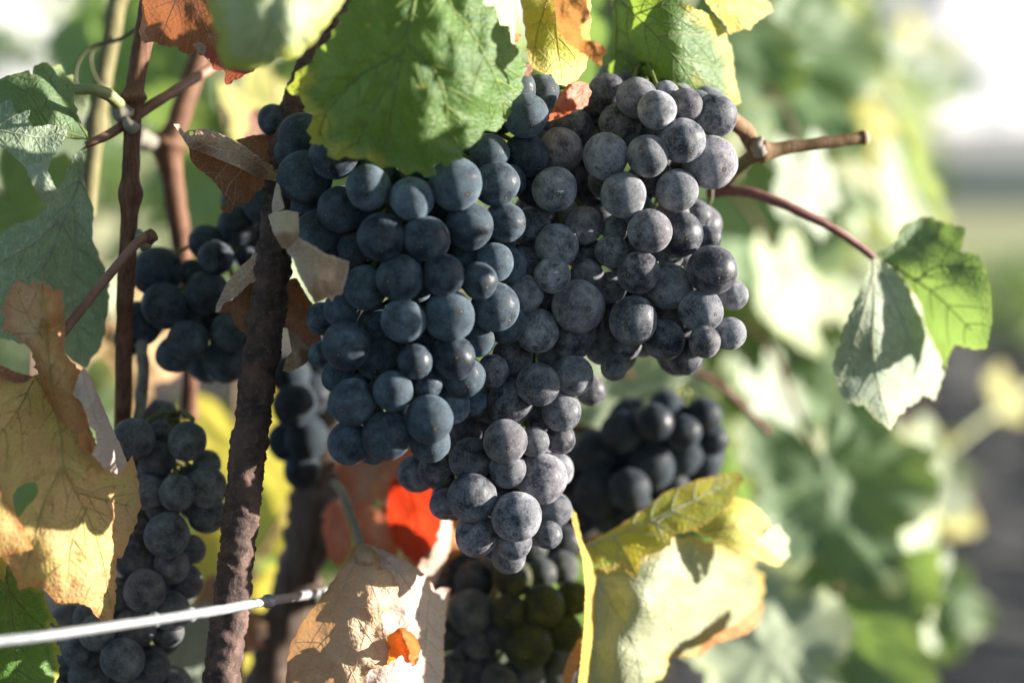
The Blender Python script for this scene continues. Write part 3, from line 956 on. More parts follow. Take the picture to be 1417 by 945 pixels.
def tendril(label, pts, r):
    pp = px_path(pts, 10)
    v, f = tube(pp, lerp_list([r, r * .5], len(pp)), 7)
    o = mesh_obj('tendril', v, f, M['tendril'], origin=pp[0])
    prop(o, label, 'tendril', 'tendrils of the vine')


tendril('thin dark tendril looping above the small green leaf', [(205, 30, 0.60), (165, 55, 0.605), (135, 62, 0.61), (115, 75, 0.61), (105, 100, 0.61), (108, 125, 0.61), (118, 148, 0.61)], 0.0008)
tendril('wiry tendril curling round the greenish blurred cane', [(158, 52, 0.62), (130, 68, 0.62), (126, 90, 0.62), (135, 112, 0.625), (150, 130, 0.63), (158, 150, 0.635)], 0.0007)
tendril('pale coiled tendril dangling below the dusty shoulder bunch', [(985, 255, 0.60), (984, 275, 0.60), (979, 288, 0.60), (984, 298, 0.60), (978, 310, 0.60)], 0.0008)

# ================================================================ LEAVES IN FOCUS
# green leaf with a yellow margin over the blue bunch
L = leaf('large green leaf with yellow toothed margin draped over the blue grape bunch', (590, -90, 0.50))
build_sheet('blade', L, [(505, -60), (487, 0), (455, 55), (437, 76), (396, 122), (424, 147), (431, 165), (428, 199), (447, 199), (453, 216), (500, 220), (540, 232), (585, 242), (597, 243),
                         (612, 222), (622, 230), (640, 213), (655, 200), (668, 183), (694, 178), (706, 150), (722, 125), (727, 90), (715, 65), (690, 25), (668, 0), (655, -60)],
            [(505, -60, 0.511), (655, -60, 0.518), (578, 0, 0.503), (470, 60, 0.511), (396, 122, 0.523), (440, 200, 0.518), (540, 120, 0.499), (560, 200, 0.504), (595, 243, 0.510), (620, 100, 0.500), (690, 100, 0.514), (725, 100, 0.528), (690, 178, 0.523)],
            M['hero'], veins=[[(584, -60), (572, 10), (562, 58), (545, 130), (536, 190), (533, 232)], [(562, 58), (600, 98), (617, 140), (619, 190)], [(612, -60), (622, 5), (645, 35), (672, 80), (692, 125), (700, 168)],
                                     [(556, 75), (505, 100), (455, 150), (440, 190)], [(552, 100), (510, 160), (490, 212)]],
            vein_mat=M['vein_hero'], spacing=6, tooth=30, amp=11, seed=3, pucker=0.0018, wave=0.0018, wave_s=30, edge_w=58, vein_r=2.8, edge_sides=[(420, 112), (396, 122), (440, 165), (436, 199), (460, 210), (520, 232)])
petiole(L, [(590, -55, 0.499), (600, -90, 0.51), (640, -140, 0.54)], 0.0014, 0.0016, M['petiole_green'])

L = leaf('pale soft-focus green leaf hanging above the crimson-edged brown leaf', (380, -110, 0.47))
build_sheet('blade', L, [(282, -60), (288, 0), (292, 30), (303, 50), (300, 70), (310, 95), (345, 97), (372, 92), (392, 80), (400, 85), (418, 72), (432, 62), (452, 35), (478, 0), (490, -60)],
            [(282, -60, 0.478), (490, -60, 0.485), (300, 60, 0.476), (390, 30, 0.470), (345, 97, 0.478), (432, 62, 0.480), (478, 0, 0.488)],
            M['pale'], veins=[[(395, -60), (380, 0), (370, 50), (350, 92)], [(410, -60), (430, 0), (420, 60)]], vein_mat=M['vein_silver'], seed=4, tooth=24, amp=5, pucker=0.0013, edge_w=42)

L = leaf('brown withered leaf with a crimson lower margin above the dry rolled leaf', (250, -100, 0.53))
build_sheet('blade', L, [(185, -60), (200, 20), (195, 45), (200, 60), (212, 58), (232, 65), (245, 65), (247, 70), (260, 76), (270, 70), (285, 80), (300, 98), (310, 97), (313, 118), (332, 108), (361, 92), (345, 60), (320, -60)],
            [(185, -60, 0.545), (320, -60, 0.53), (195, 45, 0.548), (250, 20, 0.534), (270, 70, 0.542), (313, 118, 0.545), (360, 92, 0.534), (320, 40, 0.530)],
            M['brownred'], veins=[[(265, -60), (272, 0), (290, 50), (308, 95)], [(262, -40), (235, 20), (222, 58)]], vein_mat=M['vein_tan'], seed=5, tooth=15, amp=5, wave=0.0022, wave_s=30, edge_w=46, vein_r=1.1,
            edge_sides=[(285, 84), (313, 118), (361, 92)])
build_sheet('curled_margin', L, [(196, 8), (203, 2), (206, 30), (200, 45), (206, 55), (196, 58), (192, 44), (197, 25)], [(196, 8, 0.543), (206, 30, 0.545), (192, 44, 0.541)], M['net'], seed=6, tooth=0, spacing=5, wave=0.0004)
build_sheet('curled_tip', L, [(266, 62), (276, 58), (286, 64), (283, 76), (294, 90), (284, 80), (272, 70)], [(266, 62, 0.537), (286, 64, 0.534), (290, 88, 0.538)], M['net'], seed=7, tooth=0, spacing=5, wave=0.0006)

L = leaf('yellow leaf hanging above the gap between the blue and the dusty bunch', (770, -90, 0.54))
build_sheet('blade', L, [(712, -60), (722, 10), (728, 55), (733, 92), (745, 99), (762, 103), (773, 118), (788, 118), (803, 106), (812, 90), (816, 60), (818, 0), (822, -60)],
            [(712, -60, 0.535), (822, -60, 0.555), (728, 55, 0.532), (775, 20, 0.528), (773, 118, 0.536), (812, 85, 0.548)], M['yellow'], veins=[[(770, -60), (768, 0), (772, 60), (778, 112)], [(765, -20), (745, 40), (738, 88)]],
            vein_mat=M['vein_gold'], seed=8, tooth=22, amp=4, edge_w=40, vein_r=1.2)
build_sheet('dry_fold', L, [(756, -40), (815, -40), (812, 5), (818, 25), (802, 38), (806, 55), (826, 58), (843, 72), (834, 78), (832, 92), (820, 84), (806, 74), (788, 62), (774, 44)],
            [(756, -40, 0.524), (815, -40, 0.522), (790, 20, 0.515), (806, 60, 0.513), (843, 75, 0.518), (788, 62, 0.522)], M['rust'], seed=9, tooth=12, amp=3, spacing=5, wave=0.0025, wave_s=22)
L = leaf('white sunlit leaf edge behind the large green leaf', (690, -80, 0.56))
build_sheet('blade', L, [(655, -60), (668, 5), (690, 30), (700, 62), (712, 70), (714, 30), (718, -60)], [(655, -60, 0.545), (718, -60, 0.57), (700, 62, 0.555)], M['silver'], seed=10, tooth=12, amp=2)
build_sheet('dry_tip', L, [(712, 46), (722, 48), (719, 56), (712, 62)], [(712, 46, 0.55), (722, 48, 0.552), (712, 62, 0.552)], M['rust'], seed=11, tooth=0, spacing=4, wave=0.0004)
L = leaf('small crumpled reddish dry leaf wedged among the top grapes', (795, 110, 0.545))
build_sheet('blade', L, [(774, 132), (786, 117), (802, 113), (814, 117), (819, 127), (813, 146), (792, 155), (774, 164), (758, 168), (765, 152)], [(774, 132, 0.528), (802, 113, 0.534), (819, 127, 0.540), (792, 140, 0.524), (758, 168, 0.534)],
            M['dusky'], seed=12, tooth=7, amp=3, spacing=4, wave=0.004, wave_s=11)
L = leaf('tiny dark red leaf scrap beside the yellow leaf', (732, 90, 0.53))
build_sheet('blade', L, [(722, 94), (733, 88), (738, 97), (733, 106), (724, 105)], [(722, 94, 0.528), (738, 97, 0.53), (733, 106, 0.529)], M['brown'], seed=13, tooth=0, spacing=4, wave=0.0005)

L = leaf('green leaf with a sunlit yellow margin behind the top of the dusty bunch', (850, -60, 0.57))
build_sheet('blade', L, [(842, -60), (850, 0), (849, 40), (843, 90), (846, 118), (880, 132), (930, 140), (960, 138), (990, 144), (1006, 140), (1016, 147), (1026, 142), (1017, 108), (1014, 72), (1003, 45), (986, 22), (958, 10), (928, -6), (912, -60)],
            [(842, -60, 0.585), (912, -60, 0.575), (848, 60, 0.588), (900, 40, 0.572), (880, 125, 0.588), (940, 85, 0.571), (960, 10, 0.574), (1000, 45, 0.590), (1012, 100, 0.594), (1000, 140, 0.592), (965, 125, 0.580)],
            M['hero'], veins=[[(850, -20), (858, 0), (900, 42), (940, 86), (968, 132)], [(880, 20), (915, 8), (948, 7)], [(912, 52), (950, 47), (988, 60)], [(852, -10), (853, 60), (848, 112)], [(855, 68), (880, 90), (898, 118)], [(935, 80), (965, 85), (1000, 95)]],
            vein_mat=M['vein_pale'], spacing=6, seed=14, tooth=16, amp=4.5, pucker=0.0012, edge_w=42, vein_r=1.6, edge_sides=[(958, 10), (1003, 45), (1017, 108), (1016, 146), (975, 142)])
petiole(L, [(850, -20, 0.586), (846, -60, 0.592), (835, -120, 0.60)], .0013, .0015, M['petiole_green'])
L = leaf('small yellow-green leaf tip with a brown point over the sunlit-margin leaf', (1000, -70, 0.59))
build_sheet('blade', L, [(940, -60), (985, 15), (1000, 30), (1010, 48), (1030, 40), (1038, 42), (1043, 34), (1070, 15), (1055, -10), (1030, -60)], [(940, -60, 0.58), (1030, -60, 0.60), (1000, 10, 0.582), (1010, 48, 0.588), (1070, 15, 0.60)],
            M['yellow'], veins=[[(985, -60), (1010, -20), (1035, 0), (1066, 14)]], vein_mat=M['vein_pale'], seed=15, tooth=13, amp=3.5, edge_w=24)

# leaves by the brown cane
L = leaf('small lobed green leaf with sun patches joined to the brown cane joint', (125, 197, 0.560))
build_sheet('blade', L, [(-40, 122), (0, 110), (10, 105), (25, 102), (40, 98), (45, 105), (48, 91), (60, 87), (75, 92), (85, 90), (90, 105), (100, 103), (103, 115), (101, 135), (110, 165), (125, 196), (100, 192), (60, 192), (20, 185), (-40, 170)],
            [(-40, 140, 0.565), (0, 110, 0.566), (60, 90, 0.572), (100, 105, 0.580), (125, 196, 0.560), (60, 150, 0.556), (-40, 175, 0.557), (60, 192, 0.556)],
            M['green'], veins=[[(125, 196), (105, 165), (82, 130), (58, 92)], [(115, 190), (75, 178), (50, 145), (38, 118)], [(105, 186), (60, 176), (0, 160)]], vein_mat=M['vein_pale'], seed=16, tooth=18, amp=3.5, edge_w=18, flip=True, vein_r=1.4)
petiole(L, [(118, 201, 0.5605), (135, 194, 0.5615), (158, 182, 0.567), (182, 164, 0.5725)], .0011, .0020, M['petiole'])
cane('pinkish side shoot rising from the brown cane joint towards the brown withered leaf', [(180, 166, 0.573), (200, 152, 0.574), (240, 127, 0.580), (295, 93, 0.60)], [0.0022, 0.0018, 0.0017], M['petiole'], name='vine_shoot')
L = leaf('large grey-green leaf showing its veined underside below the cane joint', (120, 205, 0.562))
build_sheet('blade', L, [(124, 200), (114, 215), (119, 260), (130, 290), (128, 330), (150, 388), (151, 420), (146, 450), (140, 480), (116, 510), (90, 490), (50, 478), (10, 470), (-40, 460), (-40, 290), (0, 326), (20, 310), (45, 305), (62, 290), (90, 245), (105, 210)],
            [(124, 200, 0.562), (130, 290, 0.580), (100, 300, 0.568), (150, 400, 0.590), (60, 360, 0.568), (115, 510, 0.585), (-40, 300, 0.570), (-40, 460, 0.572), (50, 470, 0.576)],
            M['hairy'], veins=[[(124, 200), (110, 250), (95, 290), (68, 355), (57, 398), (48, 470)], [(95, 290), (50, 332), (0, 362), (-40, 372)], [(102, 285), (105, 340), (100, 400), (112, 500)], [(66, 360), (35, 385), (0, 405)]],
            vein_mat=M['vein_silver'], seed=17, tooth=22, amp=4, flip=True, pucker=-0.0008, vein_r=2.4, branch=30, edge_w=20)
L = leaf('folded silvery hairy leaf lobe bending over the lobed green leaf', (-30, 170, 0.55))
build_sheet('blade', L, [(-40, 152), (0, 143), (15, 137), (22, 158), (42, 153), (39, 165), (46, 176), (70, 173), (96, 177), (86, 200), (76, 214), (56, 226), (34, 231), (8, 206), (-40, 190)],
            [(-40, 152, 0.548), (15, 137, 0.549), (42, 153, 0.545), (96, 177, 0.546), (34, 231, 0.532), (0, 190, 0.538), (60, 200, 0.540)], M['hairy'], veins=[[(-40, 172), (20, 185), (60, 190), (94, 178)]], vein_mat=M['vein_silver'], seed=18, tooth=13, amp=2.5, flip=True, spacing=5, edge_w=14)
build_sheet('turned_lobe', L, [(34, 230), (56, 225), (76, 213), (88, 190), (72, 218), (66, 236), (74, 255), (94, 280), (90, 286), (65, 286), (50, 266)],
            [(34, 230, 0.532), (56, 225, 0.529), (88, 190, 0.534), (55, 255, 0.527), (92, 283, 0.535), (65, 286, 0.534)], M['silver'], seed=19, tooth=10, amp=1.5, flip=True, spacing=5, edge_w=14)
L = leaf('thick curved pale leaf stalk stub sprouting from the cane joint', (165, 150, 0.566), name='leaf_stalk', cat='leaf stalk')
petiole(L, [(168, 148, 0.566), (150, 132, 0.560), (128, 124, 0.556), (104, 124, 0.556)], 0.0023, 0.0017, M['petiole_green'], name='stalk')
L = leaf('broken pinkish leaf stalk angling down from the cane to the orange leaf', (205, 328, 0.556), name='leaf_stalk', cat='leaf stalk')
petiole(L, [(210, 326, 0.554), (190, 336, 0.552), (150, 382, 0.548), (115, 425, 0.545), (86, 462, 0.542), (52, 512, 0.540)], 0.0016, 0.0016, M['petiole'], name='stalk', n=12)
pp = px_path([(204, 330, 0.5545), (212, 325, 0.5535)], 3)
v, f = tube(pp, .0023, 12, rough=.2, freq=400)
mesh_obj('broken_end', v, f, M['cane'], L)

# the orange leaf
L = leaf('big orange and yellow autumn leaf with a hole and curled edges', (48, 518, 0.545))
build_sheet('blade', L, [(-50, 505), (0, 513), (30, 526), (48, 519), (62, 512), (100, 520), (112, 545), (119, 570), (124, 592), (134, 615), (150, 640), (168, 652), (183, 630), (186, 640), (190, 655), (192, 672), (193, 690), (196, 700), (190, 712), (188, 726), (180, 740), (175, 756),
                         (168, 772), (161, 772), (160, 800), (160, 830), (156, 858), (148, 857), (140, 860), (133, 852), (125, 840), (108, 833), (98, 834), (78, 834), (68, 822), (58, 811), (40, 812), (27, 817), (24, 805), (12, 780), (0, 768), (-50, 772)],
            [(-50, 505, 0.522), (-50, 772, 0.515), (0, 513, 0.530), (48, 519, 0.545), (0, 640, 0.518), (100, 530, 0.545), (100, 600, 0.530), (60, 600, 0.528), (130, 640, 0.528), (90, 700, 0.520), (160, 690, 0.541), (193, 690, 0.556), (150, 780, 0.536), (155, 858, 0.540), (80, 800, 0.519), (27, 817, 0.520), (0, 768, 0.514), (183, 632, 0.552)],
            M['orange'], veins=[[(48, 520), (72, 558), (84, 600), (88, 640), (104, 680), (125, 722), (142, 775), (153, 840)], [(46, 526), (28, 562), (0, 600), (-50, 650)], [(122, 700), (106, 732), (98, 760), (94, 800)], [(88, 640), (60, 700), (50, 740), (34, 790)], [(104, 680), (140, 690), (180, 700)]],
            vein_mat=M['vein_gold'], spacing=6, seed=20, tooth=15, amp=4, pucker=0.0009, wave=0.0013, wave_s=34, edge_w=26, vein_r=2.0, hole=[(35, 668), (48, 667), (53, 678), (48, 690), (36, 702), (25, 716), (20, 702), (18, 686), (25, 674)])
build_sheet('raised_lobe', L, [(2, 455), (7, 441), (3, 429), (10, 407), (24, 387), (41, 396), (44, 388), (51, 394), (58, 388), (64, 397), (71, 395), (73, 402), (86, 399), (90, 448), (89, 490), (112, 514), (106, 535), (113, 558), (120, 592), (100, 600), (84, 580), (61, 545), (51, 509), (41, 482), (20, 465)],
            [(2, 455, 0.545), (24, 387, 0.540), (58, 390, 0.528), (86, 399, 0.536), (40, 440, 0.534), (64, 440, 0.522), (88, 450, 0.534), (60, 500, 0.531), (112, 514, 0.533), (85, 540, 0.528), (61, 545, 0.540), (113, 580, 0.529), (100, 600, 0.5285)],
            M['rust'], veins=[[(75, 560), (68, 500), (64, 450), (57, 392)], [(62, 470), (40, 440), (22, 400)]], vein_mat=M['vein_gold'], seed=21, tooth=12, amp=3, spacing=5, edge_w=18, wave=0.0012, wave_s=22)
build_sheet('rolled_edge', L, [(117, 509), (127, 526), (142, 560), (153, 587), (169, 621), (176, 641), (166, 656), (149, 653), (127, 628), (134, 614), (132, 597), (124, 590), (120, 573), (112, 556), (100, 546), (110, 516)],
            [(117, 509, 0.528), (142, 560, 0.534), (169, 621, 0.540), (176, 641, 0.540), (150, 620, 0.527), (130, 560, 0.526), (125, 585, 0.526), (149, 653, 0.528), (100, 546, 0.528), (112, 530, 0.525)],
            M['blush'], veins=[[(114, 512), (126, 560), (142, 600), (164, 648)]], vein_mat=M['vein_tan'], seed=22, tooth=11, amp=2, spacing=5, edge_w=12, vein_r=1.0, wave=0.0008)
build_sheet('curled_hollow', L, [(110, 598), (118, 596), (124, 612), (130, 626), (118, 624), (110, 614)], [(110, 598, 0.522), (124, 612, 0.527), (118, 624, 0.522)], M['rust'], seed=23, tooth=0, spacing=4, wave=0.0006)
build_sheet('dry_upper_edge', L, [(-50, 497), (0, 505), (22, 515), (46, 521), (36, 529), (18, 529), (0, 521), (-50, 512)], [(-50, 500, 0.519), (0, 510, 0.524), (46, 521, 0.540), (18, 529, 0.526)], M['brown'], seed=24, tooth=8, amp=1.5, spacing=5, wave=0.0007)
build_sheet('folded_lobe', L, [(-50, 690), (0, 672), (22, 712), (36, 740), (46, 759), (34, 762), (0, 770), (-50, 775)], [(-50, 690, 0.508), (0, 672, 0.515), (46, 759, 0.514), (0, 730, 0.508), (0, 770, 0.511)], M['orange'], seed=25, tooth=14, amp=2, spacing=6, edge_w=22, wave=.001)

L = leaf('green leaf with yellow teeth tucked below the orange leaf and behind the wire', (20, 780, 0.548))
build_sheet('blade', L, [(-50, 780), (0, 772), (10, 785), (30, 800), (50, 812), (60, 818), (66, 840), (82, 866), (68, 862), (78, 886), (86, 906), (78, 905), (82, 925), (78, 945), (76, 985), (-50, 985)],
            [(-50, 780, 0.548), (0, 772, 0.545), (60, 818, 0.552), (82, 866, 0.562), (78, 985, 0.562), (20, 860, 0.541), (-50, 985, 0.545)], M['green'],
            veins=[[(5, 775), (15, 830), (22, 900), (25, 980)], [(12, 815), (40, 850), (76, 880)], [(10, 800), (-20, 850), (-50, 880)]], vein_mat=M['vein_pale'], seed=26, tooth=16, amp=5, edge_w=20, pucker=.0013, wave=.0014, wave_s=26, vein_r=1.4)
build_sheet('yellow_tip', L, [(-50, 770), (0, 764), (12, 772), (8, 790), (6, 806), (-4, 796), (-50, 800)], [(-50, 770, 0.541), (12, 772, 0.538), (6, 806, 0.540)], M['yellow'], seed=27, tooth=10, amp=2, spacing=5)

# dry leaves round the rod
L = leaf('rolled dry brown leaf with a pinhole beside the dark grape bunch', (384, 240, 0.560))
build_sheet('rolled_blade', L, [(240, 172), (248, 172), (255, 184), (262, 180), (284, 178), (313, 188), (338, 203), (364, 223), (387, 234), (382, 251), (358, 246), (324, 229), (287, 214), (261, 204), (252, 190)],
            [(240, 172, 0.552), (262, 180, 0.553), (313, 188, 0.560), (364, 223, 0.562), (387, 240, 0.560), (310, 205, 0.546), (350, 230, 0.549), (270, 192, 0.545), (287, 214, 0.553), (358, 246, 0.556), (261, 204, 0.551)],
            M['net'], veins=[[(384, 243), (345, 220), (320, 198), (300, 184)], [(335, 212), (300, 206), (268, 192)], [(312, 205), (290, 190)], [(365, 232), (370, 225)]], vein_mat=M['vein_tan'], seed=28, tooth=9, amp=1.2, spacing=5, edge_w=8, vein_r=1.4, branch=18, wave=.0008,
            hole=[(262, 182), (266, 181.5), (268, 184), (266, 188), (262, 187)])
build_sheet('hanging_flap', L, [(261, 203), (264, 222), (272, 232), (293, 248), (306, 264), (315, 282), (305, 286), (306, 291), (319, 296), (327, 281), (344, 281), (353, 268), (374, 252), (358, 245), (324, 228), (287, 213)],
            [(261, 203, 0.553), (272, 232, 0.558), (306, 264, 0.560), (319, 296, 0.556), (350, 270, 0.568), (374, 252, 0.566), (324, 240, 0.562)], M['brown'], veins=[[(335, 235), (318, 255), (310, 275)], [(315, 228), (300, 245), (298, 250)]], vein_mat=M['vein_tan'], seed=29, tooth=10, amp=2, spacing=5, wave=.0014, wave_s=20, vein_r=1.2, edge_w=12)
build_sheet('rear_flap', L, [(326, 194), (350, 187), (373, 186), (392, 192), (390, 230), (378, 232), (364, 222), (338, 203)], [(326, 194, 0.562), (373, 186, 0.575), (392, 192, 0.578), (388, 230, 0.566), (350, 200, 0.567)], M['brown'], seed=30, tooth=10, amp=2, spacing=5, wave=.0012)

L = leaf('twisted strip of pale dry leaf wrapped past the rod onto the grapes', (384, 250, 0.542))
build_sheet('upper_strip', L, [(384, 248), (388, 262), (394, 288), (386, 292), (377, 295), (376, 284), (380, 262)], [(384, 248, 0.543), (394, 288, 0.531), (377, 294, 0.536), (384, 272, 0.534)], M['net'], seed=31, tooth=0, spacing=5, wave=.0006)
build_sheet('middle_strip', L, [(371, 298), (378, 294), (396, 291), (413, 294), (414, 312), (413, 330), (400, 346), (390, 343), (378, 322)], [(371, 298, 0.535), (413, 294, 0.529), (413, 330, 0.526), (392, 318, 0.519), (392, 344, 0.529)], M['straw'], veins=[[(374, 300), (388, 318), (404, 340)]], vein_mat=M['vein_tan'], vein_r=1.2, branch=16, seed=32, tooth=9, amp=1.2, spacing=4, wave=.0022, wave_s=16)
build_sheet('lower_strip', L, [(412, 328), (430, 338), (450, 351), (470, 357), (484, 362), (482, 375), (478, 390), (473, 408), (464, 409), (460, 418), (455, 412), (436, 420), (424, 400), (413, 380), (405, 358), (396, 347), (406, 338)],
            [(412, 328, 0.525), (450, 351, 0.517), (484, 362, 0.524), (473, 408, 0.521), (440, 385, 0.506), (436, 420, 0.517), (405, 358, 0.522), (396, 347, 0.526)], M['straw'], veins=[[(412, 375), (430, 378), (446, 368), (451, 354)]], vein_mat=M['vein_tan'], branch=18, seed=33, tooth=11, amp=2, spacing=4, wave=.0024, wave_s=18, edge_w=8, vein_r=1.6)

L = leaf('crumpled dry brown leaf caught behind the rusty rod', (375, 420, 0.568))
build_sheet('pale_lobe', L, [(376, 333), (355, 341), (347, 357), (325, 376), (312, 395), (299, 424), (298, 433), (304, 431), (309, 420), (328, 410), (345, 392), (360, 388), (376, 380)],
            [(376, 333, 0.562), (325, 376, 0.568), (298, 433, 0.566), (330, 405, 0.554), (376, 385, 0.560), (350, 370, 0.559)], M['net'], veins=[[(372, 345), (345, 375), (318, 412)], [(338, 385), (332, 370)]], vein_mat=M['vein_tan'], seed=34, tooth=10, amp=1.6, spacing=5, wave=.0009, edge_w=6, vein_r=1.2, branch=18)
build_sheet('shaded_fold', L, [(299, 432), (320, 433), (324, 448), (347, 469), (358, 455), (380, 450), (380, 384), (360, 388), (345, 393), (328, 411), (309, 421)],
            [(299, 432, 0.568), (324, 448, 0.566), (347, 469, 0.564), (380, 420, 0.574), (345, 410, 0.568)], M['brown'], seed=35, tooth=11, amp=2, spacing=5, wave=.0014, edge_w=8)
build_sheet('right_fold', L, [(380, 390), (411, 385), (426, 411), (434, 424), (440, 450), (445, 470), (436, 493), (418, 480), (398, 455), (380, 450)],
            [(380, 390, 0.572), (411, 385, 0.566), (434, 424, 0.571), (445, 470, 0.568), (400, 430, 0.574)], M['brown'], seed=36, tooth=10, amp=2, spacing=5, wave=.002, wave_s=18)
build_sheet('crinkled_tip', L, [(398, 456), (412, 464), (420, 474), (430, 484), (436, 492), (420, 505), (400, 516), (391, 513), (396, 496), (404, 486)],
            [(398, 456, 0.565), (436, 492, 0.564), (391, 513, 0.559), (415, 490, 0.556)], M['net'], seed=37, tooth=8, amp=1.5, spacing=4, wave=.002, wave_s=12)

# dry leaf at the foot of the bunch
L = leaf('large curled tan dry leaf standing below the blue bunch', (500, 752, 0.575))
build_sheet('front_blade', L, [(484, 770), (488, 756), (500, 752), (515, 758), (525, 770), (528, 785), (542, 790), (550, 809), (552, 833), (535, 844), (527, 852), (531, 875), (538, 895), (536, 919), (511, 927), (499, 946), (490, 985), (392, 985), (397, 923), (401, 895), (418, 861), (445, 826), (466, 795), (480, 778)],
            [(500, 752, 0.563), (525, 770, 0.557), (552, 825, 0.556), (466, 795, 0.560), (500, 830, 0.549), (418, 861, 0.562), (450, 900, 0.549), (538, 905, 0.553), (500, 930, 0.549), (395, 985, 0.562), (490, 985, 0.549), (397, 923, 0.562)],
            M['tan'], veins=[[(500, 756), (480, 800), (463, 830), (462, 870), (478, 910), (492, 940)], [(463, 832), (490, 850), (510, 880), (525, 905)], [(462, 870), (430, 910), (415, 960)]], vein_mat=M['vein_tan'], spacing=6, seed=38, tooth=20, amp=3, wave=.0024, wave_s=30, edge_w=18, vein_r=1.5, branch=38)
build_sheet('rear_blade', L, [(505, 752), (535, 763), (566, 778), (590, 795), (598, 808), (602, 818), (612, 812), (624, 814), (618, 838), (616, 860), (614, 890), (615, 925), (604, 985), (488, 985), (500, 930), (515, 900), (520, 840), (515, 790)],
            [(505, 752, 0.567), (535, 763, 0.566), (560, 800, 0.564), (598, 808, 0.588), (624, 814, 0.592), (614, 890, 0.586), (575, 860, 0.574), (540, 840, 0.568), (604, 985, 0.580), (550, 930, 0.566), (488, 985, 0.560), (515, 900, 0.564)],
            M['blush'], veins=[[(510, 756), (550, 790), (575, 830), (580, 880), (572, 940)], [(595, 815), (590, 870), (585, 960)]], vein_mat=M['vein_tan'], spacing=6, seed=39, tooth=14, amp=3, wave=.0020, wave_s=30, edge_w=12, vein_r=1.5)
build_sheet('orange_curl', L, [(535, 878), (542, 876), (550, 869), (560, 868), (568, 874), (575, 880), (581, 894), (580, 908), (577, 920), (570, 923), (562, 917), (556, 906), (549, 911), (541, 914), (535, 921)],
            [(535, 878, 0.562), (550, 869, 0.556), (575, 880, 0.568), (581, 894, 0.565), (570, 923, 0.552), (560, 890, 0.546), (548, 895, 0.560), (535, 921, 0.562)], M['ember'], seed=40, tooth=6, amp=2.5, spacing=3, wave=.0035, wave_s=10, edge_w=12)
build_sheet('rolled_top', L, [(484, 772), (486, 757), (497, 751), (512, 755), (522, 768), (520, 786), (512, 782), (500, 788), (488, 782)], [(484, 772, 0.564), (500, 751, 0.563), (522, 768, 0.560), (502, 770, 0.552), (500, 788, 0.556)], M['tan'], seed=41, tooth=0, spacing=4, wave=.0008)
petiole(L, [(500, 756, 0.566), (492, 730, 0.578), (483, 706, 0.59), (473, 680, 0.61), (462, 668, 0.64)], .0016, .0017, M['petiole_grey'])

L = leaf('scarlet leaf glowing behind the foot of the bunches', (560, 660, 0.63))
build_sheet('blade', L, [(540, 668), (560, 650), (585, 655), (606, 680), (614, 715), (606, 745), (590, 768), (578, 782), (560, 770), (545, 750), (536, 715)],
            [(540, 668, 0.640), (606, 680, 0.632), (614, 715, 0.628), (575, 775, 0.640), (560, 720, 0.640)], M['red'], veins=[[(560, 655), (575, 710), (580, 775)]], vein_mat=M['red'], seed=42, tooth=14, amp=2, wave=.0015)
L = leaf('dusky pink withered leaf beside the scarlet leaf', (510, 640, 0.645))
build_sheet('blade', L, [(466, 640), (500, 625), (540, 622), (575, 618), (590, 640), (560, 662), (548, 690), (545, 735), (550, 770), (525, 772), (505, 760), (490, 735), (474, 690)],
            [(466, 640, 0.652), (540, 622, 0.645), (590, 640, 0.650), (520, 690, 0.642), (505, 760, 0.652), (550, 770, 0.655)], M['dusky'], veins=[[(520, 628), (515, 690), (520, 765)]], vein_mat=M['vein_tan'], seed=43, tooth=14, amp=3, wave=.003, wave_s=24,
            hole=[(518, 690), (526, 692), (528, 702), (520, 704)])
L = leaf('pale sunlit leaf strip standing beside the scarlet leaf', (612, 690, 0.62))
build_sheet('blade', L, [(612, 684), (626, 700), (624, 730), (622, 760), (610, 790), (600, 812), (590, 806), (578, 790), (584, 772), (594, 775), (604, 745), (610, 715)], [(612, 684, 0.618), (626, 720, 0.628), (600, 812, 0.626), (584, 780, 0.618), (606, 745, 0.616)], M['blush'], seed=44, tooth=8, amp=2, spacing=5, wave=.001)
L = leaf('orange-brown ragged leaf under the tip of the dusty bunch', (650, 720, 0.64))
build_sheet('blade', L, [(618, 705), (645, 715), (672, 745), (684, 768), (678, 780), (660, 788), (648, 778), (632, 786), (616, 790), (612, 760)], [(618, 705, 0.642), (672, 745, 0.655), (684, 768, 0.66), (616, 790, 0.642), (645, 755, 0.640)], M['rust'], seed=45, tooth=12, amp=3, wave=.002, wave_s=22)
L = leaf('small dry leaf with sun flecks behind the curled tan leaf stalk', (450, 700, 0.66))
build_sheet('blade', L, [(446, 730), (452, 700), (468, 690), (478, 712), (488, 740), (486, 765), (470, 785), (455, 772)], [(446, 730, 0.655), (478, 712, 0.668), (470, 785, 0.664)], M['dusky'], seed=46, tooth=10, amp=3, wave=.002, wave_s=16)
L = leaf('pale scrap of sunlit leaf on the thick blurred stem', (465, 705, 0.675))
build_sheet('blade', L, [(444, 712), (460, 694), (476, 690), (470, 715), (462, 728), (450, 722)], [(444, 712, 0.660), (476, 690, 0.672), (462, 728, 0.664)], M['blush'], seed=47, tooth=8, amp=2, spacing=5)

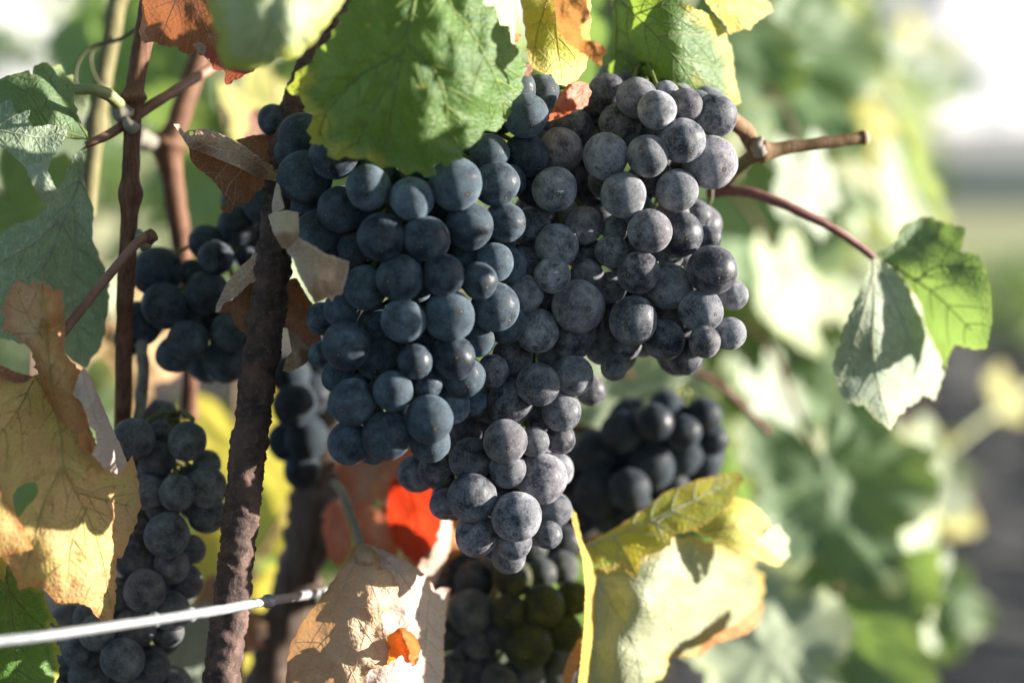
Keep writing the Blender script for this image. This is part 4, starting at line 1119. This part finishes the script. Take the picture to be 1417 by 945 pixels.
# folded yellow-green leaf
L = leaf('folded yellow-green leaf glowing in the sun below the blurred bunch', (808, 760, 0.60))
build_sheet('upper_fold', L, [(808, 754), (847, 733), (890, 705), (920, 681), (967, 663), (1020, 653), (1029, 662), (1014, 687), (1001, 707), (978, 723), (963, 733), (930, 740), (927, 754), (908, 764), (888, 770), (881, 800), (870, 794), (860, 780), (840, 794), (823, 780)],
            [(808, 754, 0.597), (890, 705, 0.606), (1020, 653, 0.622), (1001, 707, 0.605), (930, 740, 0.596), (881, 800, 0.590), (823, 780, 0.592), (900, 740, 0.596)], M['yellow'], veins=[[(810, 756), (850, 742), (900, 720), (960, 692), (1015, 664)], [(850, 742), (862, 762), (874, 786)], [(900, 720), (925, 730)]], vein_mat=M['vein_silver'], seed=48, tooth=16, amp=3, edge_w=14, vein_r=1.8, wave=.001)
build_sheet('yellow_lobe', L, [(958, 733), (980, 723), (1003, 705), (1017, 686), (1043, 697), (1062, 716), (1067, 728), (1047, 747), (1066, 764), (1084, 778), (1073, 784), (1047, 773), (1013, 758)],
            [(958, 733, 0.604), (1017, 686, 0.615), (1067, 728, 0.622), (1047, 747, 0.612), (1084, 778, 0.618), (1013, 758, 0.606), (1020, 725, 0.606)], M['yellow'], veins=[[(975, 735), (1015, 728), (1060, 724)]], vein_mat=M['vein_gold'], seed=49, tooth=18, amp=3, edge_w=16, vein_r=1.3)
build_sheet('turned_tip', L, [(1047, 748), (1066, 730), (1078, 725), (1084, 736), (1093, 746), (1090, 756), (1094, 768), (1084, 777)], [(1047, 748, 0.611), (1078, 725, 0.621), (1094, 768, 0.622)], M['silver'], seed=50, tooth=8, amp=1.5, spacing=5)
build_sheet('lower_blade', L, [(812, 790), (850, 782), (890, 770), (927, 744), (960, 743), (1013, 760), (1049, 773), (1044, 784), (1058, 797), (1057, 813), (1055, 832), (1047, 857), (1027, 870), (1000, 877), (973, 893), (960, 907), (926, 910), (922, 930), (904, 946), (898, 990), (800, 990)],
            [(812, 790, 0.600), (850, 850, 0.592), (890, 770, 0.596), (960, 743, 0.612), (1049, 773, 0.648), (1055, 832, 0.660), (960, 820, 0.614), (1000, 877, 0.640), (885, 830, 0.587), (870, 900, 0.588), (926, 910, 0.612), (800, 990, 0.604), (898, 990, 0.600)],
            M['cream'], veins=[[(815, 785), (870, 800), (940, 815), (1050, 815)], [(818, 790), (850, 840), (880, 900), (890, 985)], [(880, 803), (940, 850), (1010, 872)], [(850, 794), (910, 775), (1000, 770)]], vein_mat=M['vein_silver'], spacing=8, seed=51, tooth=17, amp=5, edge_w=30, vein_r=1.6, wave=.0025, wave_s=50)
build_sheet('brown_margin', L, [(1054, 832), (1056, 842), (1050, 862), (1034, 876), (1012, 884), (990, 890), (975, 902), (962, 912), (968, 898), (990, 878), (1016, 866), (1036, 850)], [(1054, 832, 0.640), (1030, 874, 0.633), (975, 902, 0.615), (1016, 866, 0.624)], M['rust'], seed=52, tooth=9, amp=3, spacing=5, wave=.002, wave_s=16)
build_sheet('standing_edge', L, [(786, 698), (797, 711), (805, 747), (817, 773), (824, 797), (824, 857), (818, 900), (812, 945), (806, 990), (786, 990), (800, 945), (808, 870), (810, 817), (806, 772), (794, 728)],
            [(786, 698, 0.590), (805, 747, 0.588), (824, 820, 0.592), (810, 817, 0.576), (806, 990, 0.588), (786, 990, 0.578)], M['yellow'], veins=[[(790, 704), (803, 752), (816, 800), (816, 870), (798, 985)]], vein_mat=M['vein_gold'], side_veins=False, seed=53, tooth=12, amp=1.5, spacing=5, vein_r=2.6)
build_sheet('rust_edge', L, [(803, 880), (806, 900), (796, 930), (788, 955), (778, 940), (784, 915), (794, 895)], [(803, 880, 0.588), (796, 930, 0.592), (778, 940, 0.596)], M['rust'], seed=54, tooth=8, amp=2, spacing=5)

# hanging leaf out to the side
L = leaf('hanging leaf with silvery veined underside on a long plum stalk', (1207, 356, 0.612))
build_sheet('silver_lobe', L, [(1207, 354), (1192, 395), (1184, 415), (1166, 460), (1152, 505), (1158, 535), (1170, 556), (1197, 562), (1209, 578), (1233, 595), (1241, 577), (1257, 562), (1269, 557), (1277, 545), (1293, 554), (1305, 521), (1301, 493), (1282, 459), (1274, 420), (1245, 380)],
            [(1207, 354, 0.612), (1152, 505, 0.600), (1233, 595, 0.604), (1305, 521, 0.632), (1282, 459, 0.622), (1220, 450, 0.602), (1274, 420, 0.620), (1260, 520, 0.612)], M['silver'],
            veins=[[(1208, 357), (1210, 420), (1208, 470), (1215, 530), (1230, 588)], [(1212, 362), (1240, 420), (1262, 475), (1290, 530)], [(1209, 380), (1190, 450), (1165, 520)]], vein_mat=M['vein_silver'], seed=55, tooth=17, amp=5, edge_w=16, vein_r=2.4, branch=24, pucker=-.0008)
build_sheet('green_lobe', L, [(1211, 353), (1241, 332), (1249, 312), (1277, 300), (1297, 306), (1336, 316), (1329, 348), (1353, 352), (1365, 376), (1371, 400), (1373, 437), (1366, 481), (1353, 484), (1321, 477), (1310, 498), (1311, 512), (1302, 495), (1283, 458), (1275, 420), (1246, 380)],
            [(1211, 353, 0.612), (1277, 300, 0.622), (1336, 316, 0.618), (1373, 437, 0.604), (1353, 484, 0.606), (1283, 458, 0.623), (1300, 390, 0.611), (1246, 380, 0.617)], M['green'],
            veins=[[(1213, 356), (1250, 378), (1295, 408), (1345, 458)], [(1268, 390), (1300, 368), (1358, 372)], [(1225, 350), (1258, 338), (1300, 326)]], vein_mat=M['vein_pale'], seed=56, tooth=17, amp=4, edge_w=14, vein_r=2.2, branch=26, flip=True)
petiole(L, [(1209, 357, 0.612), (1185, 338, 0.610), (1150, 315, 0.607), (1100, 290, 0.604), (1050, 270, 0.604), (1010, 264, 0.606), (980, 268, 0.61)], .0014, .0021, M['petiole_plum'], n=12)

# ================================================================ FOLIAGE BEHIND: single leaves out of focus
def generic_leaf_mesh(name, mat, seed, rings=6, spokes=72):
    rng = random.Random(seed)
    ol = []
    for i in range(spokes):
        a = 2 * math.pi * i / spokes            # 0 = tip
        r = 0.70 + 0.30 * abs(math.cos(2.5 * a)) ** 0.9 * (1 if abs(a - math.pi) > 0.5 else 0.6)
        r *= 1.0 - 0.62 * math.exp(-((a - math.pi) / 0.30) ** 2)
        r *= 1 + rng.uniform(-.06, .06) + (0.045 if i % 2 else -0.03)
        ol.append((math.sin(a) * r * 0.5, math.cos(a) * r * 0.5))
    cup, fold = rng.uniform(-.25, .35), rng.uniform(-.1, .35)
    verts, ed, uvs = [(0, 0, 0)], [0], [(0, 0)]
    for k in range(1, rings + 1):
        t = k / rings
        for (x, y) in ol:
            px_, py_ = x * t, y * t
            z = cup * (px_ ** 2 + py_ ** 2) * 1.6 - fold * abs(px_) * 0.5 + 0.07 * noise.noise(Vector((px_ * 4, py_ * 4, seed * 2.1))) + 0.03 * noise.noise(Vector((px_ * 11, py_ * 11, seed)))
            verts.append((px_, py_, z)); ed.append(t ** 2); uvs.append((px_ * 4, py_ * 4))
    faces = [(0, 1 + i, 1 + (i + 1) % spokes) for i in range(spokes)]
    for k in range(rings - 1):
        for i in range(spokes):
            a, b = 1 + k * spokes + i, 1 + k * spokes + (i + 1) % spokes
            faces.append((a, a + spokes, b + spokes, b))
    me = bpy.data.meshes.new(name)
    me.from_pydata(verts, [], faces)
    lay = me.uv_layers.new(name='UVMap')
    for l in me.loops:
        lay.data[l.index].uv = uvs[l.vertex_index]
    at = me.attributes.new('edge', 'FLOAT', 'POINT')
    at.data.foreach_set('value', np.array(ed, dtype=np.float32))
    me.polygons.foreach_set('use_smooth', [True] * len(me.polygons))
    me.materials.append(mat)
    me.update()
    return me


GEN = {k: [generic_leaf_mesh('leaf_' + k, M[k], 60 + 7 * i + j) for j in range(3)] for i, k in enumerate(('green', 'pale', 'yellow', 'silver', 'orange', 'brown', 'hero', 'dusky', 'cream'))}


def petiole_mesh():
    pts = [Vector((0, -0.08, 0)), Vector((0.01, -0.3, -0.03)), Vector((-.02, -0.62, -0.12)), Vector((0.0, -0.85, -0.26))]
    v, f = tube([Vector(c) for c in catmull([tuple(p) for p in pts], 4)], 0.012, 6)
    me = bpy.data.meshes.new('petiole')
    me.from_pydata([tuple(x) for x in v], [], f)
    me.materials.append(M['petiole'])
    me.update()
    return me


PET = petiole_mesh()
rl = random.Random(5)


def back_leaf(px, py, d, size, kind, label, group, face=None, roll=None):
    """size = width in metres; face = direction that the upper side looks to."""
    f = Vector(face) if face else Vector((rl.uniform(-.5, .9), -1, rl.uniform(-.1, .8)))
    f.normalize()
    q = Vector((0, 0, 1)).rotation_difference(f)
    roll = rl.uniform(-.7, .7) + math.pi if roll is None else roll
    # tip hangs down: turn about the face direction
    yv = q @ Vector((0, 1, 0))
    want = (Vector((math.sin(roll), 0, -abs(math.cos(roll)))))
    want = (want - f * want.dot(f)).normalized()
    ang = math.atan2(yv.cross(want).dot(f), yv.dot(want))
    q = Quaternion(f, ang) @ q
    root = empty('vine_leaf', P(px, py, d), label, 'leaf', group)
    root.rotation_mode = 'QUATERNION'
    root.rotation_quaternion = q
    root.scale = (size, size, size)
    for nm, me in (('blade', rl.choice(GEN[kind])), ('petiole', PET)):
        o = bpy.data.objects.new(nm, me)
        COL.objects.link(o)
        o.parent = root
    return root


BL = [
    # px, py, depth, width, kind, label
    (1150, 670, 0.86, 0.115, 'green', 'dark green leaf behind the tip of the silvery hanging leaf', (.2, -1, .3), 0.3),
    (1030, 300, 1.0, 0.16, 'green', 'broad green leaf behind the plum leaf stalk', (.5, -.8, .35), 0.2),
    (1140, 860, 0.85, 0.125, 'green', 'shaded green leaf below the turned tip of the folded leaf', (0, -1, .45), -0.4),
    (1060, 900, 0.80, 0.09, 'pale', 'pale blurred leaf under the brown-edged silvery blade', (.2, -1, .6), 0.6),
    (1090, 510, 1.0, 0.10, 'green', 'mid-green leaf behind the silvery lobe', (.5, -.9, .3), -0.5),
    (1120, 250, 0.85, 0.06, 'silver', 'narrow silvery leaf hanging below the cut shoot', (.55, -.5, .1), 0.2),
    (1080, 70, 1.0, 0.15, 'green', 'large blurred green leaf with orange edge behind the leaf with a brown point', (.45, -.9, .3), 0.3),
    (1150, 160, 1.15, 0.08, 'pale', 'pale green blurred leaf above the cut shoot', (.5, -.8, .5), 0.0),
    (880, 540, 0.76, 0.075, 'pale', 'grey-green blurred leaf between the dusty bunch and the blurred bunch', (.1, -1, .4), 0.3),
    (1000, 470, 1.0, 0.11, 'green', 'green leaf behind the lower dusty grapes', (.4, -1, .3), 0.4),
    (320, 210, 0.95, 0.13, 'green', 'deep green leaf behind the crimson leaf edge', (-.2, -1, .2), 0.2),
    (350, 150, 0.84, 0.05, 'yellow', 'pale yellow sunlit leaf behind the crimson leaf tip', (.8, -.7, .2), 0.8),
    (380, 190, 0.72, 0.03, 'dusky', 'small pink leaf scrap above the rolled dry leaf', (.2, -1, .2), 0.0),
    (215, 60, 0.95, 0.11, 'green', 'bright green blurred leaf behind the brown withered leaf', (-.4, -1, .3), 0.5),
    (130, 40, 0.95, 0.09, 'green', 'soft green leaf beside the greenish cane', (-.5, -1, .4), -0.3),
    (280, 330, 1.0, 0.05, 'yellow', 'yellow leaf sliver behind the dark reddish cane', (.6, -.8, 0), 0.5),
    (30, 290, 0.66, 0.06, 'green', 'green leaf with brown blotches behind the silvery lobe', (0, -1, .3), 0.8),
    (160, 480, 0.72, 0.06, 'orange', 'ochre leaf behind the foot of the brown cane', (.3, -1, .2), 0.2),
    (340, 640, 0.85, 0.10, 'yellow', 'olive-yellow blurred leaf behind the rusty rod', (-.5, -1, .1), 0.3),
    (330, 850, 0.80, 0.09, 'yellow', 'dim yellow leaf under the wire behind the rod', (-.4, -1, .2), -0.3),
    (400, 730, 0.85, 0.08, 'green', 'dull green leaf between the rod and the thick stem', (-.5, -1, .1), 0.1),
    (250, 900, 0.66, 0.045, 'silver', 'pale dry leaf behind the tip of the grey-bloomed bunch', (.3, -1, .4), 1.2),
    (280, 880, 0.68, 0.05, 'brown', 'brown dead leaf between the grey-bloomed bunch and the rod', (.2, -1, .3), 0.4),
    (1270, 780, 1.05, 0.06, 'pale', 'sunlit pale leaf beside the dark soil', (.9, -.5, .1), 0.1),
    (1215, 905, 0.95, 0.07, 'pale', 'bright blurred leaf low beside the shaded green leaf', (.9, -.5, .3), 0.5),
    (1300, 840, 1.10, 0.07, 'green', 'grey-green leaf hanging over the soil beside the sunlit pale leaf', (-.2, -1, .4), 0.2),
    (1255, 640, 1.3, 0.09, 'yellow', 'glowing yellow-white leaf below the silvery lobe tip', (.8, -.6, .4), -0.6),
    (1395, 545, 1.55, 0.06, 'yellow', 'sunlit leaf at the end of the blurred cane over the soil', (.6, -.8, .4), -0.8),
    (1090, 400, 0.95, 0.08, 'pale', 'white-green sunlit leaf behind the bend of the plum stalk', (.8, -.6, .3), 0.2),
    (1060, 560, 0.95, 0.07, 'silver', 'pale blurred leaf behind the blurred bunch', (.8, -.6, .3), 0.3),
    (950, 60, 0.90, 0.12, 'green', 'green leaf filling the gap behind the yellow leaf', (-.3, -1, .2), 0.1),
    (840, 40, 0.75, 0.08, 'green', 'leafy green backdrop leaf between the yellow leaf and the sunlit-margin leaf', (-.3, -1, .2), -0.2),
    (60, 620, 0.70, 0.09, 'green', 'green leaf seen through the hole of the orange leaf', (0, -1, .3), 0.2),
]
for (x, y, d, s, k, lab, fc, ro) in BL:
    back_leaf(x, y, d, s, k, lab, 'leaves in the foliage behind the bunches', fc, ro)
cane('thin blurred stalk crossing behind the lower grapes towards the dark green leaf', [(955, 512, 0.74), (990, 530, 0.74), (1030, 565, 0.74), (1064, 600, 0.74)], [0.0014, 0.0016], M['petiole_plum'], name='leaf_stalk')
cane('blurred cane carrying the sunlit leaf over the soil', [(1200, 700, 1.3), (1290, 640, 1.4), (1350, 590, 1.5), (1450, 520, 1.6)], [0.003, 0.003], M['petiole_green'])

rl = random.Random(21)


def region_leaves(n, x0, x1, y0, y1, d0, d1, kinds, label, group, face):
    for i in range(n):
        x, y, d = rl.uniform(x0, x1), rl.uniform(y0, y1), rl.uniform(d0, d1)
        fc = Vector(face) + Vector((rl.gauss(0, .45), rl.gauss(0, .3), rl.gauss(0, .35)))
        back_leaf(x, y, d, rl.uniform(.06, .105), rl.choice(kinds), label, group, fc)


region_leaves(20, 1060, 1270, 60, 480, 1.0, 1.7, ['silver', 'pale', 'cream', 'cream'], 'leaf coloured pale to look sunlit in the foliage beyond the cut shoot', 'glowing pale leaves beyond the cut shoot', (1.0, -.45, .3))  # pale leaf colours stand in for bright sun on the foliage
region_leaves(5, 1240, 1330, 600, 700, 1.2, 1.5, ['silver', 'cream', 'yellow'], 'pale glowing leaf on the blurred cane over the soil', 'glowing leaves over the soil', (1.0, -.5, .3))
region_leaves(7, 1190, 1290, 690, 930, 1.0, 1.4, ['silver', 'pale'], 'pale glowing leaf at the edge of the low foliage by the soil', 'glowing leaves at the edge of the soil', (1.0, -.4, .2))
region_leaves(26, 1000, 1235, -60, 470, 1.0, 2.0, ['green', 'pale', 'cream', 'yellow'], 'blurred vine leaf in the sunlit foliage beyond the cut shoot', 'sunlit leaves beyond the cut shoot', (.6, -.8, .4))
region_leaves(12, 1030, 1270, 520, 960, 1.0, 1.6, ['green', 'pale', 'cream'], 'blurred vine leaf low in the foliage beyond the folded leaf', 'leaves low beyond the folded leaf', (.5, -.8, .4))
region_leaves(15, 100, 480, 60, 420, 1.1, 2.0, ['cream', 'pale', 'pale', 'silver'], 'blurred leaf in the foliage behind the brown canes', 'leaves behind the brown canes', (.7, -.8, .3))  # paler leaf colours chosen to brighten the backdrop as sun would
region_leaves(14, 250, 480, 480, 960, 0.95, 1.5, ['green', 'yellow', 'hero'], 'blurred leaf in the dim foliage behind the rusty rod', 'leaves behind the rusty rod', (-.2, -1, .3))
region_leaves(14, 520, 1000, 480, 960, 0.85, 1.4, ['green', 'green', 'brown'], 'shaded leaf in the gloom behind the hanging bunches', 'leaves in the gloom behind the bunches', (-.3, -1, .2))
region_leaves(8, 480, 1000, -40, 200, 0.95, 1.5, ['green', 'hero'], 'green leaf high in the foliage behind the bunches', 'leaves high behind the bunches', (-.3, -1, .3))
# leaves of a shoot beside the photographer, outside the frame; they shade the blue bunch
for i, (x, y, z, w) in enumerate([(0.215, 0.460, 1.122, .080), (0.225, 0.447, 1.116, .075), (0.235, 0.432, 1.136, .070), (0.205, 0.468, 1.136, .07)]):
    o = back_leaf(0, 0, 1, w, 'green', 'green leaf on the shoot just beside the photographer', 'leaves of the shoot beside the photographer', S + Vector((0, rl.uniform(-.2, .2), rl.uniform(-.2, .2))), 0.2)
    o.location = (x, y + 0.034, z + 0.004)

# ================================================================ THE ROW AND ITS NEIGHBOURS
def foliage_mesh(name, seed, n, rx, ry, z0, z1, mats):
    rng = random.Random(seed)
    verts, faces, mi, uvs = [], [], [], []
    sp = 14
    for _ in range(n):
        c = Vector((rng.gauss(0, rx * .5), rng.uniform(-ry, ry), z0 + (z1 - z0) * rng.betavariate(1.6, 1.4)))
        f = Vector((rng.gauss(.25, .6), rng.gauss(-.4, .6), rng.gauss(.5, .4))).normalized()
        u = f.cross(Vector((rng.gauss(0, 1), rng.gauss(0, 1), rng.gauss(0, 1)))).normalized()
        w = f.cross(u)
        s = rng.uniform(.07, .13)
        cup = rng.uniform(-.3, .3)
        k = len(verts)
        verts.append(c); uvs.append((0, 0))
        for i in range(sp):
            a = 2 * math.pi * i / sp
            r = s * .5 * (0.72 + 0.3 * abs(math.cos(2.5 * a))) * rng.uniform(.9, 1.1)
            x, y = math.sin(a) * r, math.cos(a) * r
            verts.append(c + u * x + w * y + f * (cup * (x * x + y * y) / s)); uvs.append((x * 30, y * 30))
        m = rng.choices(range(len(mats)), [5, 2, 1.3])[0]
        for i in range(sp):
            faces.append((k, k + 1 + i, k + 1 + (i + 1) % sp)); mi.append(m)
    me = bpy.data.meshes.new(name)
    me.from_pydata([tuple(v) for v in verts], [], faces)
    lay = me.uv_layers.new(name='UVMap')
    idx = np.empty(len(me.loops), dtype=np.int32)
    me.loops.foreach_get('vertex_index', idx)
    lay.data.foreach_set('uv', np.array(uvs, dtype=np.float32)[idx].ravel())
    for m in mats:
        me.materials.append(m)
    me.polygons.foreach_set('material_index', mi)
    me.update()
    return me


FOL2 = [foliage_mesh('foliage', 300 + i, 420, 0.34, 0.70, 0.5, 1.75, (M['green'], M['pale'], M['cream'])) for i in range(3)]  # pale and cream mixed in so the row looks brightly lit
FOL = [foliage_mesh('foliage', 200 + i, 230, 0.30, 0.66, 0.55, 1.62, (M['green'], M['pale'], M['yellow'])) for i in range(3)]


def plant_trunk():
    pts = [(0, 0, -.05), (.02, .01, .25), (-.02, .0, .5), (.01, .02, .72)]
    v, f = tube([Vector(c) for c in catmull(pts, 6)], lerp_list([.035, .026, .028, .022], 19), 10, rough=.3, freq=25)
    k = len(v)
    for pts in ([(.01, .02, .70), (.0, .3, .80), (.02, .66, .82)], [(.01, .02, .70), (.02, -.3, .80), (.0, -.66, .83)]):
        tv, tf = tube([Vector(c) for c in catmull(pts, 6)], lerp_list([.016, .009], 13), 8, rough=.2, freq=40)
        f += [tuple(i + len(v) for i in t) for t in tf]; v += tv
    me = bpy.data.meshes.new('trunk')
    me.from_pydata([tuple(x) for x in v], [], f)
    me.materials.append(M['trunk'])
    me.update()
    return me


TR = plant_trunk()


def grapevine(x, y, i, label, group, sc=1.0, fol=None):
    root = empty('grapevine', (x, y, 0), label, 'grapevine', group)
    root.rotation_euler = (0, 0, math.atan(-0.238) + (math.pi if i % 2 else 0) * 0)
    root.scale = (sc, sc, sc)
    o = bpy.data.objects.new('trunk', TR); COL.objects.link(o); o.parent = root
    o = bpy.data.objects.new('foliage', (fol or FOL)[i % 3]); COL.objects.link(o); o.parent = root
    prop(o, kind='stuff')


for i in range(9):
    y = 2.35 + i * 1.25
    grapevine(0.238 * y - 0.36, y, i, 'leafy grapevine receding along the row behind the grapes', 'grapevines of the same row')
for i in range(9):
    y = 3.6 + i * 1.3
    grapevine(0.238 * y - 2.75, y, i, 'leafy sunlit grapevine of the next row seen through gaps behind the canes', 'grapevines of the next row', 0.72 if i == 1 else 1.15, FOL2)
for y, i in ((-1.3, 1), (-2.55, 2)):
    grapevine(0.238 * y - 0.42, y, i, 'leafy grapevine of the same row behind the photographer', 'grapevines behind the photographer')
over = empty('grapevine', (-0.30, 0.62, 0), 'trunk of the vine that carries the bunches, with an added unseen crown blocking sky light', 'grapevine')
me = foliage_mesh('sky_shade_canopy', 91, 420, 0.42, 0.95, 1.34, 1.85, (M['green'], M['hero'], M['yellow']))  # overhead leaves added out of view to cut the sky light
o = bpy.data.objects.new('foliage', me); COL.objects.link(o); o.parent = over
prop(o, kind='stuff')
v, f = tube([P(350, 1030, .70), P(330, 1150, .705), Vector((-.13, .72, .45)), Vector((-.12, .72, .2)), Vector((-.12, .73, -.05))], [.0115, .016, .022, .026, .034], 12, rough=.25, freq=30)
mesh_obj('trunk', v, f, M['trunk'], over)
for i in range(10):
    y = -2.0 + i * 1.3
    grapevine(0.238 * y + 4.2, y, i + 1, 'grapevine of the neighbouring row across the soil alley', 'grapevines across the alley')

# a shrub at the end of the alley
srng = random.Random(9)
sroot = empty('shrub', (3.93, 13.2, 0.0), 'low dark green shrub at the far end of the soil alley', 'shrub')
me = foliage_mesh('shrub_crown', 77, 420, 0.55, 0.5, 0.05, 0.72, (M['green'], M['green'], M['pale']))
o = bpy.data.objects.new('crown', me); COL.objects.link(o); o.parent = sroot
prop(o, kind='stuff')
v, f = tube([Vector((0, 0, -.05)), Vector((.03, 0, .15)), Vector((0, .03, .4))], [.03, .025, .01], 8)
mesh_obj('stem', v, f, M['trunk'], sroot, origin=Vector((0, 0, 0)))

# ================================================================ HAZE over the valley
g = NB('haze_air')
pv = g.n('VolumePrincipled', {'Color': (0.93, 0.95, 1.0, 1), 'Density': 0.00003, 'Anisotropy': 0.0})
g.t.links.new(pv.outputs[0], g.out.inputs['Volume'])
v = [(x, y, z) for z in (-3, 480) for y in (-3100, 9100) for x in (-6200, 8700)]
f = [(0, 2, 3, 1), (4, 5, 7, 6), (0, 1, 5, 4), (2, 6, 7, 3), (0, 4, 6, 2), (1, 3, 7, 5)]
hz = mesh_obj('haze', v, f, g.mat, smooth=False)
prop(hz, kind='stuff')
